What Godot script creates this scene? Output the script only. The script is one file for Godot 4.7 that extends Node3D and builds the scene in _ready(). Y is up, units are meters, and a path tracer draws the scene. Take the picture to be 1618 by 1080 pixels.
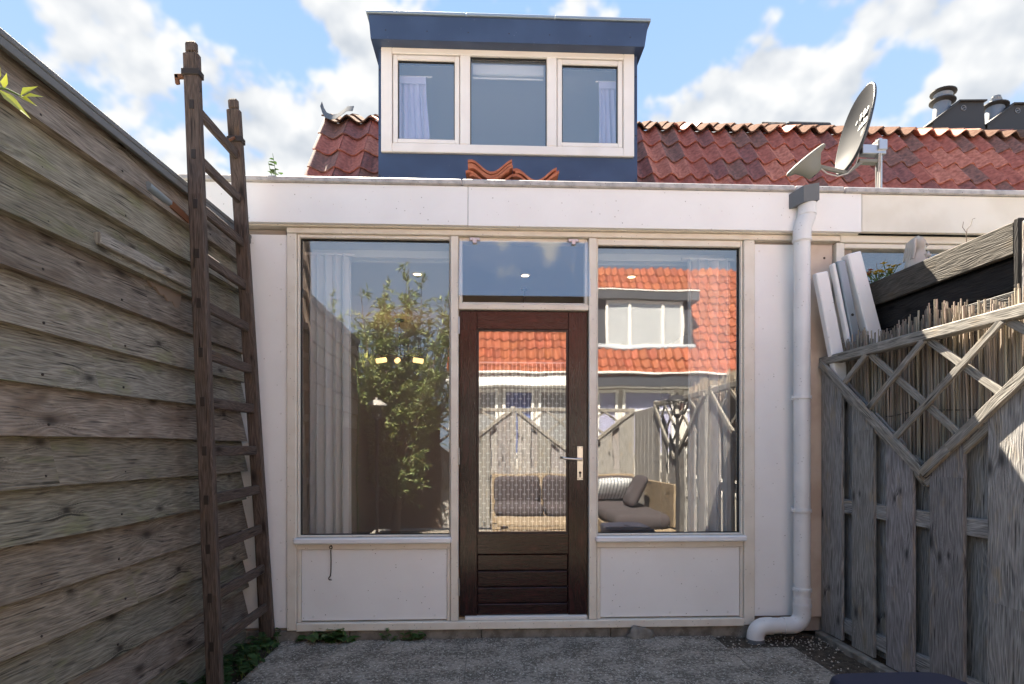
extends Node3D
# ---------------------------------------------------------------- mesh builder
class M:
	var v := PackedVector3Array()
	var n := PackedVector3Array()
	var t := PackedVector2Array()
	var c := PackedColorArray()
	var col := Color.WHITE
	var uo := Vector2.ZERO

	func vert(p: Vector3, nn: Vector3, uv: Vector2) -> void:
		v.append(p)
		n.append(nn)
		t.append(uv)
		c.append(col)

	func tri(a: Vector3, b: Vector3, d: Vector3, na: Vector3, nb: Vector3, nd: Vector3, ua := Vector2.ZERO, ub := Vector2.ZERO, ud := Vector2.ZERO) -> void:
		if (b - a).cross(d - a).dot(na + nb + nd) > 0.0:
			vert(a, na, ua)
			vert(d, nd, ud)
			vert(b, nb, ub)
		else:
			vert(a, na, ua)
			vert(b, nb, ub)
			vert(d, nd, ud)

	# flat convex face turned away from the point ctr; l is the direction of the grain
	func face(p: Array, ctr: Vector3, l: Vector3, across := Vector3.ZERO) -> void:
		var a: Vector3 = p[0]
		var nn := Vector3.ZERO
		for i in range(1, p.size() - 1):
			nn += (p[i] - a).cross(p[i + 1] - a)
		if nn.length() < 1e-12:
			return
		nn = nn.normalized()
		var mid := Vector3.ZERO
		for q in p:
			mid += q
		mid /= p.size()
		if nn.dot(mid - ctr) < 0.0:
			nn = -nn
		var e := l - nn * l.dot(nn)
		if e.length() < 0.05:
			e = Vector3(nn.z, nn.x, nn.y).cross(nn)
		e = e.normalized()
		var g := nn.cross(e)
		if across != Vector3.ZERO:
			e = l
			g = across
		for i in range(1, p.size() - 1):
			tri(a, p[i], p[i + 1], nn, nn, nn, uo + Vector2(a.dot(e), a.dot(g)), uo + Vector2(p[i].dot(e), p[i].dot(g)), uo + Vector2(p[i + 1].dot(e), p[i + 1].dot(g)))

	# bottom loop p0..p3, top loop p4..p7
	func hexa(p: Array) -> void:
		var ctr := Vector3.ZERO
		for q in p:
			ctr += q
		ctr /= 8.0
		var l: Vector3 = p[1] - p[0]
		for e in [p[3] - p[0], p[4] - p[0]]:
			if e.length() > l.length():
				l = e
		l = l.normalized()
		for f in [[0, 1, 2, 3], [4, 5, 6, 7], [0, 1, 5, 4], [1, 2, 6, 5], [2, 3, 7, 6], [3, 0, 4, 7]]:
			face([p[f[0]], p[f[1]], p[f[2]], p[f[3]]], ctr, l)

	func box(a: Vector3, b: Vector3) -> void:
		hexa([a, Vector3(b.x, a.y, a.z), Vector3(b.x, a.y, b.z), Vector3(a.x, a.y, b.z), Vector3(a.x, b.y, a.z), Vector3(b.x, b.y, a.z), b, Vector3(a.x, b.y, b.z)])

	# box with chamfered edges, from corner a to corner b, in the frame f
	func cbox(a: Vector3, b: Vector3, ch := 0.004, f := Transform3D()) -> void:
		var ctr := (a + b) / 2.0
		var h := (b - a).abs() / 2.0
		ch = minf(ch, minf(h.x, minf(h.y, h.z)) * 0.6)
		var l := Vector3.RIGHT if h.x >= h.y and h.x >= h.z else (Vector3.UP if h.y >= h.z else Vector3.BACK)
		l = f.basis * l
		var w := f * ctr
		var k := func(s: Vector3, ax: int) -> Vector3:
			var q := h - Vector3(ch, ch, ch)
			q[ax] = h[ax]
			return f * (ctr + q * s)
		for ax in 3:
			var b1 := (ax + 1) % 3
			var b2 := (ax + 2) % 3
			for sg in [-1.0, 1.0]:
				var loop := []
				for q in [[-1, -1], [1, -1], [1, 1], [-1, 1]]:
					var s := Vector3.ZERO
					s[ax] = sg
					s[b1] = q[0]
					s[b2] = q[1]
					loop.append(k.call(s, ax))
				face(loop, w, l)
			for s1 in [-1.0, 1.0]:
				for s2 in [-1.0, 1.0]:
					var p := Vector3.ZERO
					p[b1] = s1
					p[b2] = s2
					p[ax] = -1.0
					var q := p
					q[ax] = 1.0
					face([k.call(p, b1), k.call(q, b1), k.call(q, b2), k.call(p, b2)], w, l)
		for x in [-1.0, 1.0]:
			for y in [-1.0, 1.0]:
				for z in [-1.0, 1.0]:
					var s := Vector3(x, y, z)
					face([k.call(s, 0), k.call(s, 1), k.call(s, 2)], w, l)

	# bar of width w and thickness d between two points; up is the direction of d
	func bar(p: Vector3, q: Vector3, w: float, d: float, up: Vector3, ch := 0.003) -> void:
		var z := (q - p).normalized()
		var x := up.cross(z).normalized()
		var y := z.cross(x)
		cbox(Vector3(-w / 2, -d / 2, 0), Vector3(w / 2, d / 2, p.distance_to(q)), ch, Transform3D(Basis(x, y, z), p))

	# polygon (in the plane o + ex, ey) pushed along dep
	func prism(poly: PackedVector2Array, o: Vector3, ex: Vector3, ey: Vector3, dep: Vector3, l := Vector3.UP) -> void:
		var ids := Geometry2D.triangulate_polygon(poly)
		var nn := dep.normalized()
		var g := nn.cross(l).normalized()
		for i in range(0, ids.size(), 3):
			var p := []
			for k in 3:
				var q := poly[ids[i + k]]
				p.append(o + ex * q.x + ey * q.y)
			for e in [[Vector3.ZERO, -nn], [dep, nn]]:
				var uv := []
				for q in p:
					uv.append(uo + Vector2(q.dot(l), q.dot(g)))
				tri(p[0] + e[0], p[1] + e[0], p[2] + e[0], e[1], e[1], e[1], uv[0], uv[1], uv[2])
		var ccw := 0.0
		for i in poly.size():
			ccw += poly[i].cross(poly[(i + 1) % poly.size()])
		for i in poly.size():
			var a := poly[i]
			var b := poly[(i + 1) % poly.size()]
			var out := Vector2(b.y - a.y, a.x - b.x) * signf(ccw)
			var mid := (a + b) / 2.0 - out.normalized()
			var pa := o + ex * a.x + ey * a.y
			var pb := o + ex * b.x + ey * b.y
			face([pa, pb, pb + dep, pa + dep], o + ex * mid.x + ey * mid.y + dep / 2.0, l)

	# smooth surface through rows of points; s = 1 or -1 chooses the side
	func grid(rows: Array, s := 1.0, us := 1.0, vs := 1.0, wrap := false) -> void:
		var h := rows.size()
		var w: int = rows[0].size()
		var nr := []
		for j in h:
			var line := []
			for i in w:
				var i0 := i - 1 if i > 0 else (w - 2 if wrap else 0)
				var i1 := i + 1 if i < w - 1 else (1 if wrap else w - 1)
				var dx: Vector3 = rows[j][i1] - rows[j][i0]
				var dy: Vector3 = rows[mini(j + 1, h - 1)][i] - rows[maxi(j - 1, 0)][i]
				var nn := dx.cross(dy) * s
				line.append(nn.normalized() if nn.length() > 1e-12 else Vector3.UP)
			nr.append(line)
		for j in h - 1:
			for i in w - 1:
				var a: Vector3 = rows[j][i]
				var b: Vector3 = rows[j][i + 1]
				var d: Vector3 = rows[j + 1][i + 1]
				var e: Vector3 = rows[j + 1][i]
				var u0 := uo + Vector2(us * i / (w - 1), vs * j / (h - 1))
				var u1 := uo + Vector2(us * (i + 1) / (w - 1), vs * (j + 1) / (h - 1))
				tri(a, b, d, nr[j][i], nr[j][i + 1], nr[j + 1][i + 1], u0, Vector2(u1.x, u0.y), u1)
				tri(a, d, e, nr[j][i], nr[j + 1][i + 1], nr[j + 1][i], u0, u1, Vector2(u0.x, u1.y))

	func tube(pts: Array, r, seg := 8, caps := true) -> void:
		var rows := []
		var side := Vector3.ZERO
		for j in pts.size():
			var d: Vector3 = (pts[mini(j + 1, pts.size() - 1)] - pts[maxi(j - 1, 0)]).normalized()
			if side == Vector3.ZERO:
				side = d.cross(Vector3.UP if absf(d.y) < 0.9 else Vector3.RIGHT).normalized()
			side = (side - d * side.dot(d)).normalized()
			var other := d.cross(side)
			var rr: float = r[j] if r is Array else r
			var line := []
			for i in seg + 1:
				var a := TAU * i / seg
				line.append(pts[j] + (side * cos(a) + other * sin(a)) * rr)
			rows.append(line)
		grid(rows, 1.0, 1.0, float(pts.size()), true)
		if caps:
			for e in [0, pts.size() - 1]:
				var line: Array = rows[e].slice(0, seg)
				face(line, pts[1] if e == 0 else pts[pts.size() - 2], Vector3.UP)

	# profile of (radius, height) turned about axis through o
	func lathe(prof: Array, o: Vector3, ax := Vector3.UP, seg := 16) -> void:
		var x := ax.cross(Vector3.RIGHT if absf(ax.x) < 0.9 else Vector3.UP).normalized()
		var y := ax.cross(x)
		for j in prof.size() - 1:
			var d := Vector2(prof[j + 1][0] - prof[j][0], prof[j + 1][1] - prof[j][1])
			var nn := Vector2(d.y, -d.x).normalized()
			for i in seg:
				var p := []
				var q := []
				for k in [[i, j], [i + 1, j], [i + 1, j + 1], [i, j + 1]]:
					var a: float = TAU * k[0] / seg
					var e := x * cos(a) + y * sin(a)
					p.append(o + e * prof[k[1]][0] + ax * prof[k[1]][1])
					q.append((e * nn.x + ax * nn.y).normalized())
				tri(p[0], p[1], p[2], q[0], q[1], q[2])
				tri(p[0], p[2], p[3], q[0], q[2], q[3])

	func mesh(org := Vector3.ZERO) -> ArrayMesh:
		var m := ArrayMesh.new()
		add_to(m, org)
		return m

	func add_to(m: ArrayMesh, org := Vector3.ZERO) -> void:
		var a := []
		a.resize(Mesh.ARRAY_MAX)
		if org != Vector3.ZERO:
			for i in v.size():
				v[i] -= org
		a[Mesh.ARRAY_VERTEX] = v
		a[Mesh.ARRAY_NORMAL] = n
		a[Mesh.ARRAY_TEX_UV] = t
		a[Mesh.ARRAY_COLOR] = c
		m.add_surface_from_arrays(Mesh.PRIMITIVE_TRIANGLES, a)

# ---------------------------------------------------------------- scene helpers
var rng := RandomNumberGenerator.new()
var used := {}
var mats := {}

func R(a: float, b: float) -> float:
	return rng.randf_range(a, b)

func numbered(called: String) -> String:
	if not used.has(called):
		used[called] = 0
		return called
	used[called] += 1
	return "%s_%03d" % [called, used[called]]

func thing(called: String, label: String, category: String, at := Vector3.ZERO, group := "") -> Node3D:
	var o := Node3D.new()
	o.name = numbered(called)
	add_child(o)
	o.position = at
	o.set_meta("label", label)
	o.set_meta("category", category)
	if group:
		o.set_meta("group", group)
	return o

func origin(o: Node) -> Vector3:
	var p := Vector3.ZERO
	while o is Node3D and o != self:
		p += o.position
		o = o.get_parent()
	return p

# a part from shapes given in the place's own coordinates
func part(parent: Node3D, called: String, m: M, mat: Material) -> MeshInstance3D:
	var o := MeshInstance3D.new()
	o.name = called
	o.mesh = m.mesh(origin(parent))
	o.material_override = mat
	parent.add_child(o, true)
	return o

# a shared mesh set down as a part at the transform f of the place
func inst(parent: Node3D, called: String, mesh: Mesh, mat: Material, f: Transform3D) -> MeshInstance3D:
	var o := MeshInstance3D.new()
	o.name = called
	o.mesh = mesh
	if mat:
		o.material_override = mat
	parent.add_child(o, true)
	f.origin -= origin(parent)
	o.transform = f
	return o

func structure(called: String, m: M, mat: Material) -> MeshInstance3D:
	var o := MeshInstance3D.new()
	o.name = numbered(called)
	o.mesh = m.mesh()
	o.material_override = mat
	o.set_meta("kind", "structure")
	add_child(o)
	return o

func bx(a: Vector3, b: Vector3, ch := 0.0) -> M:
	var m := M.new()
	if ch > 0.0:
		m.cbox(a, b, ch)
	else:
		m.box(a, b)
	return m

func V(x: float, y: float, z: float) -> Vector3:
	return Vector3(x, y, z)

func lin(r: float, g: float, b: float) -> Color:
	return Color(r, g, b).linear_to_srgb()

func mat(called: String, c: Color, rough := 0.7, metal := 0.0) -> StandardMaterial3D:
	var m := StandardMaterial3D.new()
	m.resource_name = called
	m.albedo_color = c.linear_to_srgb()
	m.roughness = rough
	m.metallic = metal
	mats[called] = m
	return m

func noise(s: int, f: float, oct := 4) -> FastNoiseLite:
	var k := FastNoiseLite.new()
	k.seed = s
	k.noise_type = FastNoiseLite.TYPE_SIMPLEX_SMOOTH
	k.frequency = f
	k.fractal_octaves = oct
	return k

func tex(w: int, h: int, bytes: PackedByteArray) -> ImageTexture:
	return ImageTexture.create_from_image(Image.create_from_data(w, h, false, Image.FORMAT_RGB8, bytes))

# grained timber: u runs along the grain (one repeat = 2 m), v across (0.5 m); value 0..1 and how much of the stain
func timber(s: int, ca: Color, cb: Color, stain: Color, stain_share: float, knots: int) -> Array:
	var w := 768
	var h := 256
	var a := noise(s, 1.0, 3)
	var b := noise(s + 1, 1.0, 3)
	var r := RandomNumberGenerator.new()
	r.seed = s
	var ks := []
	for i in knots:
		ks.append([r.randf() * w, r.randf() * h, r.randf_range(6, 14)])
	var out := PackedByteArray()
	out.resize(w * h * 3)
	var bump := PackedByteArray()
	bump.resize(w * h * 3)
	for y in h:
		for x in w:
			var yy := float(y)
			var dark := 0.0
			for k in ks:
				var dx: float = (x - k[0]) / (k[2] * 2.6)
				if absf(dx) < 3.0:
					var dy: float = (y - k[1]) / k[2]
					if absf(dy) < 4.0:
						var q := exp(-(dx * dx + dy * dy * 0.5))
						yy += dy * k[2] * q * 1.2
						dark = maxf(dark, exp(-(dx * dx * 5.0 + dy * dy * 2.0)))
			var wave := a.get_noise_2d(x * 0.0035, yy * 0.012) * 3.0
			var ring := absf(fposmod(yy * 0.11 + wave, 1.0) - 0.5) * 2.0
			var fine := clampf(b.get_noise_2d(x * 0.018, yy * 0.5) * 0.75 + 0.5, 0.0, 1.0)
			var blot := a.get_noise_2d(x * 0.008 + 90.0, y * 0.018) * 0.5 + 0.5
			var g := clampf(0.10 + 0.26 * ring * ring + 0.66 * fine, 0.0, 1.0) * (1.0 - 0.75 * dark)
			var cl := ca.lerp(cb, g)
			var st := smoothstep(1.0 - stain_share - 0.15, 1.0 - stain_share + 0.15, blot + (fine - 0.5) * 0.25)
			cl = cl.lerp(stain * (0.6 + 0.6 * g), st * 0.75)
			cl = cl * (0.8 + 0.4 * (b.get_noise_2d(x * 0.012, y * 0.03 + 50.0) * 0.5 + 0.5))
			var check := smoothstep(0.24, 0.42, b.get_noise_2d(x * 0.004 + 30.0, yy * 0.20)) * smoothstep(0.0, 0.35, a.get_noise_2d(x * 0.01, y * 0.02 + 70.0))
			cl = cl * (1.0 - 0.5 * dark) * (1.0 - 0.72 * check)
			cl = cl.linear_to_srgb()
			var i := (y * w + x) * 3
			out[i] = int(clampf(cl.r, 0, 1) * 255)
			out[i + 1] = int(clampf(cl.g, 0, 1) * 255)
			out[i + 2] = int(clampf(cl.b, 0, 1) * 255)
			var z := int(clampf(g * 0.8 + 0.1, 0, 1) * 255)
			bump[i] = z
			bump[i + 1] = z
			bump[i + 2] = z
	return [tex(w, h, out), tex(w, h, bump)]

func wood_mat(called: String, tx: Array, tint := Color.WHITE, rough := 0.85, depth := 0.3) -> StandardMaterial3D:
	var m := mat(called, tint, rough)
	m.albedo_texture = tx[0]
	m.uv1_scale = Vector3(0.5, 2.0, 1)
	m.heightmap_enabled = true
	m.heightmap_texture = tx[1]
	m.heightmap_scale = depth
	m.vertex_color_use_as_albedo = true
	m.metallic_specular = 0.3
	return m

# blotchy surface: two colours mixed by noise, speckled; side in pixels
func mottle(s: int, size: int, ca: Color, cb: Color, f: float, specks := 0, speck_col := Color.WHITE, speck_max := 1, blot := 0.0) -> ImageTexture:
	var k := noise(s, f, 5)
	var im := k.get_seamless_image(size, size)
	im.convert(Image.FORMAT_L8)
	var d := im.get_data()
	var lut := []
	for i in 256:
		var q := ca.lerp(cb, smoothstep(0.15, 0.85, i / 255.0)).linear_to_srgb()
		lut.append([int(clampf(q.r, 0, 1) * 255), int(clampf(q.g, 0, 1) * 255), int(clampf(q.b, 0, 1) * 255)])
	var e8 := PackedByteArray()
	if blot > 0.0:
		var im2 := noise(s + 9, 0.006, 5).get_seamless_image(size, size)
		im2.convert(Image.FORMAT_L8)
		e8 = im2.get_data()
	var out := PackedByteArray()
	out.resize(size * size * 3)
	for i in size * size:
		var q: Array = lut[d[i]]
		if blot > 0.0:
			q = lut[clampi(int(d[i] + (e8[i] - 128) * blot * 1.6), 0, 255)]
		out[i * 3] = q[0]
		out[i * 3 + 1] = q[1]
		out[i * 3 + 2] = q[2]
	var r := RandomNumberGenerator.new()
	r.seed = s
	for i in specks:
		var px := r.randi_range(0, size - 1)
		var py := r.randi_range(0, size - 1)
		var e := r.randi_range(0, speck_max)
		var q := (speck_col * r.randf_range(0.25, 1.0)).linear_to_srgb()
		for yy in range(py, py + 1 + e):
			for xx in range(px, px + 1 + (e if r.randf() < 0.6 else 0)):
				var o := ((yy % size) * size + xx % size) * 3
				out[o] = int(clampf(q.r, 0, 1) * 255)
				out[o + 1] = int(clampf(q.g, 0, 1) * 255)
				out[o + 2] = int(clampf(q.b, 0, 1) * 255)
	return tex(size, size, out)

func mottled(called: String, tx: Texture2D, per_metre: float, rough := 0.8, bump := 0.0) -> StandardMaterial3D:
	var m := mat(called, Color.WHITE, rough)
	m.albedo_texture = tx
	m.uv1_triplanar = true
	m.uv1_world_triplanar = true
	m.uv1_scale = Vector3.ONE * per_metre
	if bump > 0.0:
		m.heightmap_enabled = true
		m.heightmap_texture = tx
		m.heightmap_scale = bump
	return m

# ---------------------------------------------------------------- sky
func sky_image() -> Image:
	var w := 2048
	var h := 1024
	# clouds and gaps seen over the house: [azimuth, elevation, half width, half height, strength]
	var spots := [[-33.5, 31.0, 6.0, 3.2, 0.85], [-30.0, 24.0, 6.0, 3.5, 0.55], [-20.5, 25.0, 6.5, 4.0, 0.7], [-13.5, 35.5, 3.0, 2.5, 0.6], [-13.0, 29.5, 3.2, 4.0, 0.8],
		[-23.5, 28.5, 3.0, 1.8, 0.3], [25.8, 30.4, 6.0, 2.8, 0.8], [18.5, 29.0, 5.0, 2.4, 0.7], [31.0, 28.0, 4.5, 3.0, 0.75], [34.5, 33.0, 6.0, 2.6, 0.7], [42.5, 28.5, 5.0, 5.0, 0.8],
		[-24.0, 34.0, 5.0, 3.0, -0.7], [-40.0, 29.0, 3.0, 3.0, -0.5], [20.0, 35.5, 7.0, 2.6, -0.8], [29.5, 33.0, 2.2, 1.5, -0.5], [37.5, 28.5, 1.8, 1.6, -0.55], [-26.5, 29.8, 3.0, 1.3, -0.35]]
	var a := noise(7, 1.0, 6)
	a.fractal_gain = 0.55
	var b := noise(19, 1.0, 3)
	var data := PackedFloat32Array()
	data.resize(w * h * 3)
	for j in h:
		var el := (0.5 - (j + 0.5) / h) * PI
		if el < -0.02:
			for i in w:
				var o := (j * w + i) * 3
				data[o] = 0.14
				data[o + 1] = 0.13
				data[o + 2] = 0.12
			continue
		var ed := rad_to_deg(el)
		var t := clampf(sin(el), 0, 1)
		var blue := Color(0.138, 0.162, 0.183).lerp(Color(0.040, 0.083, 0.166), pow(t, 0.62))
		for i in w:
			var az := wrapf((i + 0.5) / w * TAU, -PI, PI)
			var d := Vector3(sin(az) * cos(el), sin(el), -cos(az) * cos(el))
			var p := d * 4.6
			p.y *= 1.35
			var n := a.get_noise_3dv(p * 1.15) + 0.16 * b.get_noise_3dv(p * 6.0)
			var bias := 0.15
			var back := smoothstep(-0.1, 0.7, -cos(az)) * smoothstep(65.0, 40.0, ed)
			bias -= 0.62 * back
			var ad := rad_to_deg(az)
			bias -= 0.11 * smoothstep(64.0, 46.0, absf(ad)) * smoothstep(56.0, 42.0, ed)
			if absf(ad) < 62.0 and ed > 8.0 and ed < 52.0:
				for s in spots:
					var x: float = (ad - s[0]) / s[2]
					var y: float = (ed - s[1]) / s[3]
					var q: float = x * x + y * y
					if q < 7.0:
						bias += s[4] * exp(-q) * 0.75
			var den := smoothstep(0.05, 0.34, n + bias)
			var o := (j * w + i) * 3
			if den > 0.0:
				var up := a.get_noise_3dv(p * 1.15 + Vector3(-0.05, 0.16, 0.0))
				var lit := clampf(0.80 + (n - up) * 1.0 - 0.12 * smoothstep(0.2, 0.9, n + bias), 0.35, 1.0)
				var cl := Color(0.160, 0.159, 0.155).lerp(Color(0.112, 0.124, 0.141), 1.0 - lit) * (0.68 + 0.33 * lit)
				# lit side of out-of-view clouds opposite the sun, brightened further to light the front
				cl = cl * lerpf(1.0, 2.5, smoothstep(0.45, -0.5, d.dot(Vector3(-0.187, 0.789, -0.585))))
				var q := blue.lerp(cl, den * 0.94)
				data[o] = q.r
				data[o + 1] = q.g
				data[o + 2] = q.b
			else:
				data[o] = blue.r
				data[o + 1] = blue.g
				data[o + 2] = blue.b
	return Image.create_from_data(w, h, false, Image.FORMAT_RGBF, data.to_byte_array())

func _ready() -> void:
	rng.seed = 5
	# camera: level, with the lens shifted upwards
	var cam := Camera3D.new()
	cam.name = "camera"
	cam.projection = Camera3D.PROJECTION_FRUSTUM
	cam.near = 0.05
	cam.far = 600.0
	cam.size = 0.05 * 1080.0 / 900.0
	cam.frustum_offset = Vector2(0, 0.05 * 167.0 / 900.0)
	cam.position = V(0, 1.23, 3.73)
	cam.rotation_degrees.y = -2.35
	add_child(cam)
	# sky, sun, exposure
	var we := WorldEnvironment.new()
	we.name = "environment"
	var env := Environment.new()
	env.background_mode = Environment.BG_SKY
	var sky := Sky.new()
	var pano := PanoramaSkyMaterial.new()
	pano.panorama = ImageTexture.create_from_image(sky_image())
	sky.sky_material = pano
	env.sky = sky
	env.tonemap_mode = Environment.TONE_MAPPER_LINEAR
	env.tonemap_exposure = 6.5
	env.sdfgi_enabled = true
	env.ssao_enabled = true
	env.ssil_enabled = true
	we.environment = env
	add_child(we)
	var sun := DirectionalLight3D.new()
	sun.name = "sun"
	sun.light_energy = 1.6
	sun.light_color = Color(1.0, 0.95, 0.87)
	sun.light_angular_distance = 0.5
	sun.shadow_enabled = true
	add_child(sun)
	sun.look_at_from_position(Vector3.ZERO, -V(-0.32, 1.35, -1.0), Vector3.UP)
	materials()
	build_ground()
	build_house()
	build_dormer()
	build_roofs()
	build_neighbour()
	build_left_fence()
	build_right_fence()
	build_back()
	build_ladder()
	build_pipe()
	build_dish()
	build_flues()
	build_loose_tiles()
	build_beyond_fence()
	build_interior()
	build_plants()
	build_furniture()

# ---------------------------------------------------------------- materials
var tile_mats := []
var orange_mats := []

func materials() -> void:
	var w1 := timber(11, Color(0.062, 0.055, 0.045), Color(0.355, 0.345, 0.295), Color(0.20, 0.21, 0.125), 0.28, 8)
	var w3 := timber(83, Color(0.060, 0.052, 0.046), Color(0.335, 0.315, 0.275), Color(0.15, 0.125, 0.10), 0.34, 9)
	var w2 := timber(31, Color(0.065, 0.062, 0.060), Color(0.37, 0.36, 0.345), Color(0.30, 0.24, 0.16), 0.22, 10)
	wood_mat("weathered_plank", w1, Color(1.24, 1.18, 1.12), 0.85, 0.5)
	wood_mat("brown_weathered_plank", w3, Color(1.26, 1.19, 1.13), 0.85, 0.5)
	wood_mat("fence_board", w2, Color(1.42, 1.41, 1.42), 0.85, 0.5)
	wood_mat("lattice_wood", w2, Color(1.2, 1.16, 1.08), 0.8, 0.2)
	wood_mat("ladder_wood", w2, Color(0.43, 0.335, 0.295), 0.65, 0.4)
	wood_mat("black_wood", w2, Color(0.10, 0.095, 0.095), 0.6, 0.4)
	wood_mat("tarred_grey_wood", w2, Color(0.36, 0.33, 0.29), 0.75, 0.4)
	wood_mat("pallet_wood", w2, Color(1.3, 1.05, 0.75), 0.7, 0.2)
	wood_mat("floor_wood", w2, Color(0.7, 0.45, 0.28), 0.45, 0.05)
	mottled("white_board", mottle(3, 512, Color(0.845, 0.835, 0.825), Color(0.875, 0.868, 0.86), 0.004, 110, Color(0.5, 0.46, 0.4), 1), 0.8, 0.42, 0.0)
	mottled("cream_board", mottle(4, 512, Color(0.74, 0.70, 0.60), Color(0.82, 0.79, 0.70), 0.006, 30, Color(0.5, 0.47, 0.4), 0), 0.7, 0.45, 0.0)
	mottled("tan_board", mottle(5, 256, Color(0.52, 0.40, 0.31), Color(0.64, 0.53, 0.43), 0.012), 0.9, 0.6, 0.0)
	mottled("cream_frame", mottle(6, 256, Color(0.75, 0.69, 0.595), Color(0.81, 0.76, 0.67), 0.02, 140, Color(0.4, 0.37, 0.32), 0), 1.1, 0.38, 0.0)
	mottled("dormer_frame", mottle(7, 256, Color(0.82, 0.77, 0.72), Color(0.87, 0.83, 0.79), 0.01), 0.6, 0.35, 0.0)
	mottled("blue_board", mottle(8, 256, Color(0.033, 0.056, 0.118), Color(0.043, 0.072, 0.146), 0.01, 50, Color(0.2, 0.22, 0.3), 0), 0.6, 0.42, 0.0)
	mottled("roof_metal", mottle(9, 256, Color(0.34, 0.33, 0.33), Color(0.50, 0.48, 0.47), 0.03, 300, Color(0.25, 0.23, 0.2), 1), 1.4, 0.5, 0.0)
	mottled("lead", mottle(10, 256, Color(0.22, 0.245, 0.28), Color(0.46, 0.49, 0.54), 0.03), 2.2, 0.45, 0.8)
	mottled("concrete", mottle(12, 256, Color(0.15, 0.135, 0.115), Color(0.29, 0.27, 0.235), 0.02, 700, Color(0.4, 0.38, 0.33), 1), 1.6, 0.9, 0.5)
	mottled("roofing_felt", mottle(13, 256, Color(0.03, 0.03, 0.03), Color(0.07, 0.07, 0.068), 0.05), 2.0, 0.9)
	mottled("soil", mottle(14, 512, Color(0.035, 0.026, 0.019), Color(0.10, 0.078, 0.055), 0.03, 2600, Color(0.36, 0.31, 0.25), 2), 1.2, 0.95, 1.5)
	mottled("paving", mottle(15, 1024, Color(0.115, 0.102, 0.084), Color(0.32, 0.285, 0.24), 0.045, 21000, Color(0.74, 0.70, 0.63), 4, 0.55), 0.62, 0.85, 0.5)
	mottled("pipe_plastic", mottle(16, 256, Color(0.70, 0.70, 0.70), Color(0.78, 0.78, 0.78), 0.012, 90, Color(0.25, 0.23, 0.2), 0), 1.0, 0.38)
	mottled("render_wall", mottle(17, 256, Color(0.55, 0.53, 0.49), Color(0.66, 0.64, 0.60), 0.02), 0.8, 0.9)
	mottled("earth", mottle(18, 512, Color(0.16, 0.155, 0.13), Color(0.28, 0.265, 0.23), 0.02, 2000, Color(0.3, 0.28, 0.25), 1), 0.5, 0.95)
	var pal := [[Color(0.25, 0.078, 0.060), Color(0.52, 0.18, 0.13)], [Color(0.15, 0.068, 0.062), Color(0.36, 0.14, 0.12)], [Color(0.32, 0.105, 0.075), Color(0.64, 0.26, 0.18)], [Color(0.13, 0.075, 0.065), Color(0.34, 0.16, 0.125)]]
	for i in pal.size():
		var m := mottled("roof_clay", mottle(40 + i, 256, pal[i][0], pal[i][1], 0.03, 160, Color(0.5, 0.42, 0.34), 1), 2.3, 0.62)
		m.metallic_specular = 0.3
		tile_mats.append(m)
	mottled("moss_clay", mottle(48, 256, Color(0.10, 0.085, 0.045), Color(0.24, 0.17, 0.11), 0.03), 2.4, 0.85)
	mottled("bright_clay", mottle(49, 256, Color(0.105, 0.060, 0.044), Color(0.20, 0.128, 0.098), 0.03, 60, Color(0.3, 0.25, 0.2), 1), 2.4, 0.95).metallic_specular = 0.1
	mottled("spare_clay", mottle(50, 256, Color(0.33, 0.095, 0.045), Color(0.46, 0.16, 0.08), 0.02), 2.4, 0.7)
	for i in 3:
		orange_mats.append(mottled("orange_clay", mottle(54 + i, 128, Color(0.22, 0.056, 0.024), Color(0.34, 0.098 + 0.016 * i, 0.044), 0.03), 1.5, 0.6))
	# dark varnished door
	var dt := timber(61, Color(0.011, 0.004, 0.0045), Color(0.030, 0.009, 0.0095), Color(0.050, 0.012, 0.012), 0.3, 3)
	var d := wood_mat("door_wood", dt, Color.WHITE, 0.26, 0.06)
	d.clearcoat_enabled = true
	d.clearcoat = 0.25
	d.clearcoat_roughness = 0.16
	d.metallic_specular = 0.38
	mat("slate_board", Color(0.055, 0.060, 0.075), 0.5)
	mat("door_edge", Color(0.02, 0.008, 0.008), 0.4)
	mat("sill_white", Color(0.80, 0.81, 0.82), 0.22)
	mat("white_gloss", Color(0.78, 0.77, 0.75), 0.3)
	mat("steel", Color(0.60, 0.58, 0.54), 0.28, 1.0)
	mat("brushed_steel", Color(0.55, 0.56, 0.57), 0.4, 1.0)
	mat("flue_steel", Color(0.24, 0.25, 0.265), 0.5, 0.7)
	mat("galvanised", Color(0.32, 0.38, 0.43), 0.5, 0.7)
	mat("dark_iron", Color(0.045, 0.035, 0.03), 0.6, 0.5)
	mat("bark_torn", Color(0.20, 0.15, 0.115), 0.9)
	mat("rust", Color(0.16, 0.07, 0.035), 0.85, 0.2)
	mat("rubber", Color(0.015, 0.015, 0.015), 0.8)
	mat("gutter_grey", Color(0.16, 0.17, 0.18), 0.7).metallic_specular = 0.2
	mat("dish_grey", Color(0.072, 0.072, 0.075), 0.5, 0.0).metallic_specular = 0.10
	mat("dish_rim", Color(0.035, 0.04, 0.05), 0.4)
	mat("receiver_plastic", Color(0.20, 0.20, 0.175), 0.6)
	mat("print_white", Color(0.6, 0.6, 0.6), 0.6)
	mat("slate_box", Color(0.035, 0.033, 0.033), 0.55)
	mat("cable_white", Color(0.55, 0.50, 0.45), 0.6)
	mat("curtain_grey", Color(0.68, 0.67, 0.65), 0.9)
	mat("curtain_white", Color(0.56, 0.57, 0.80), 0.9)
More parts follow.
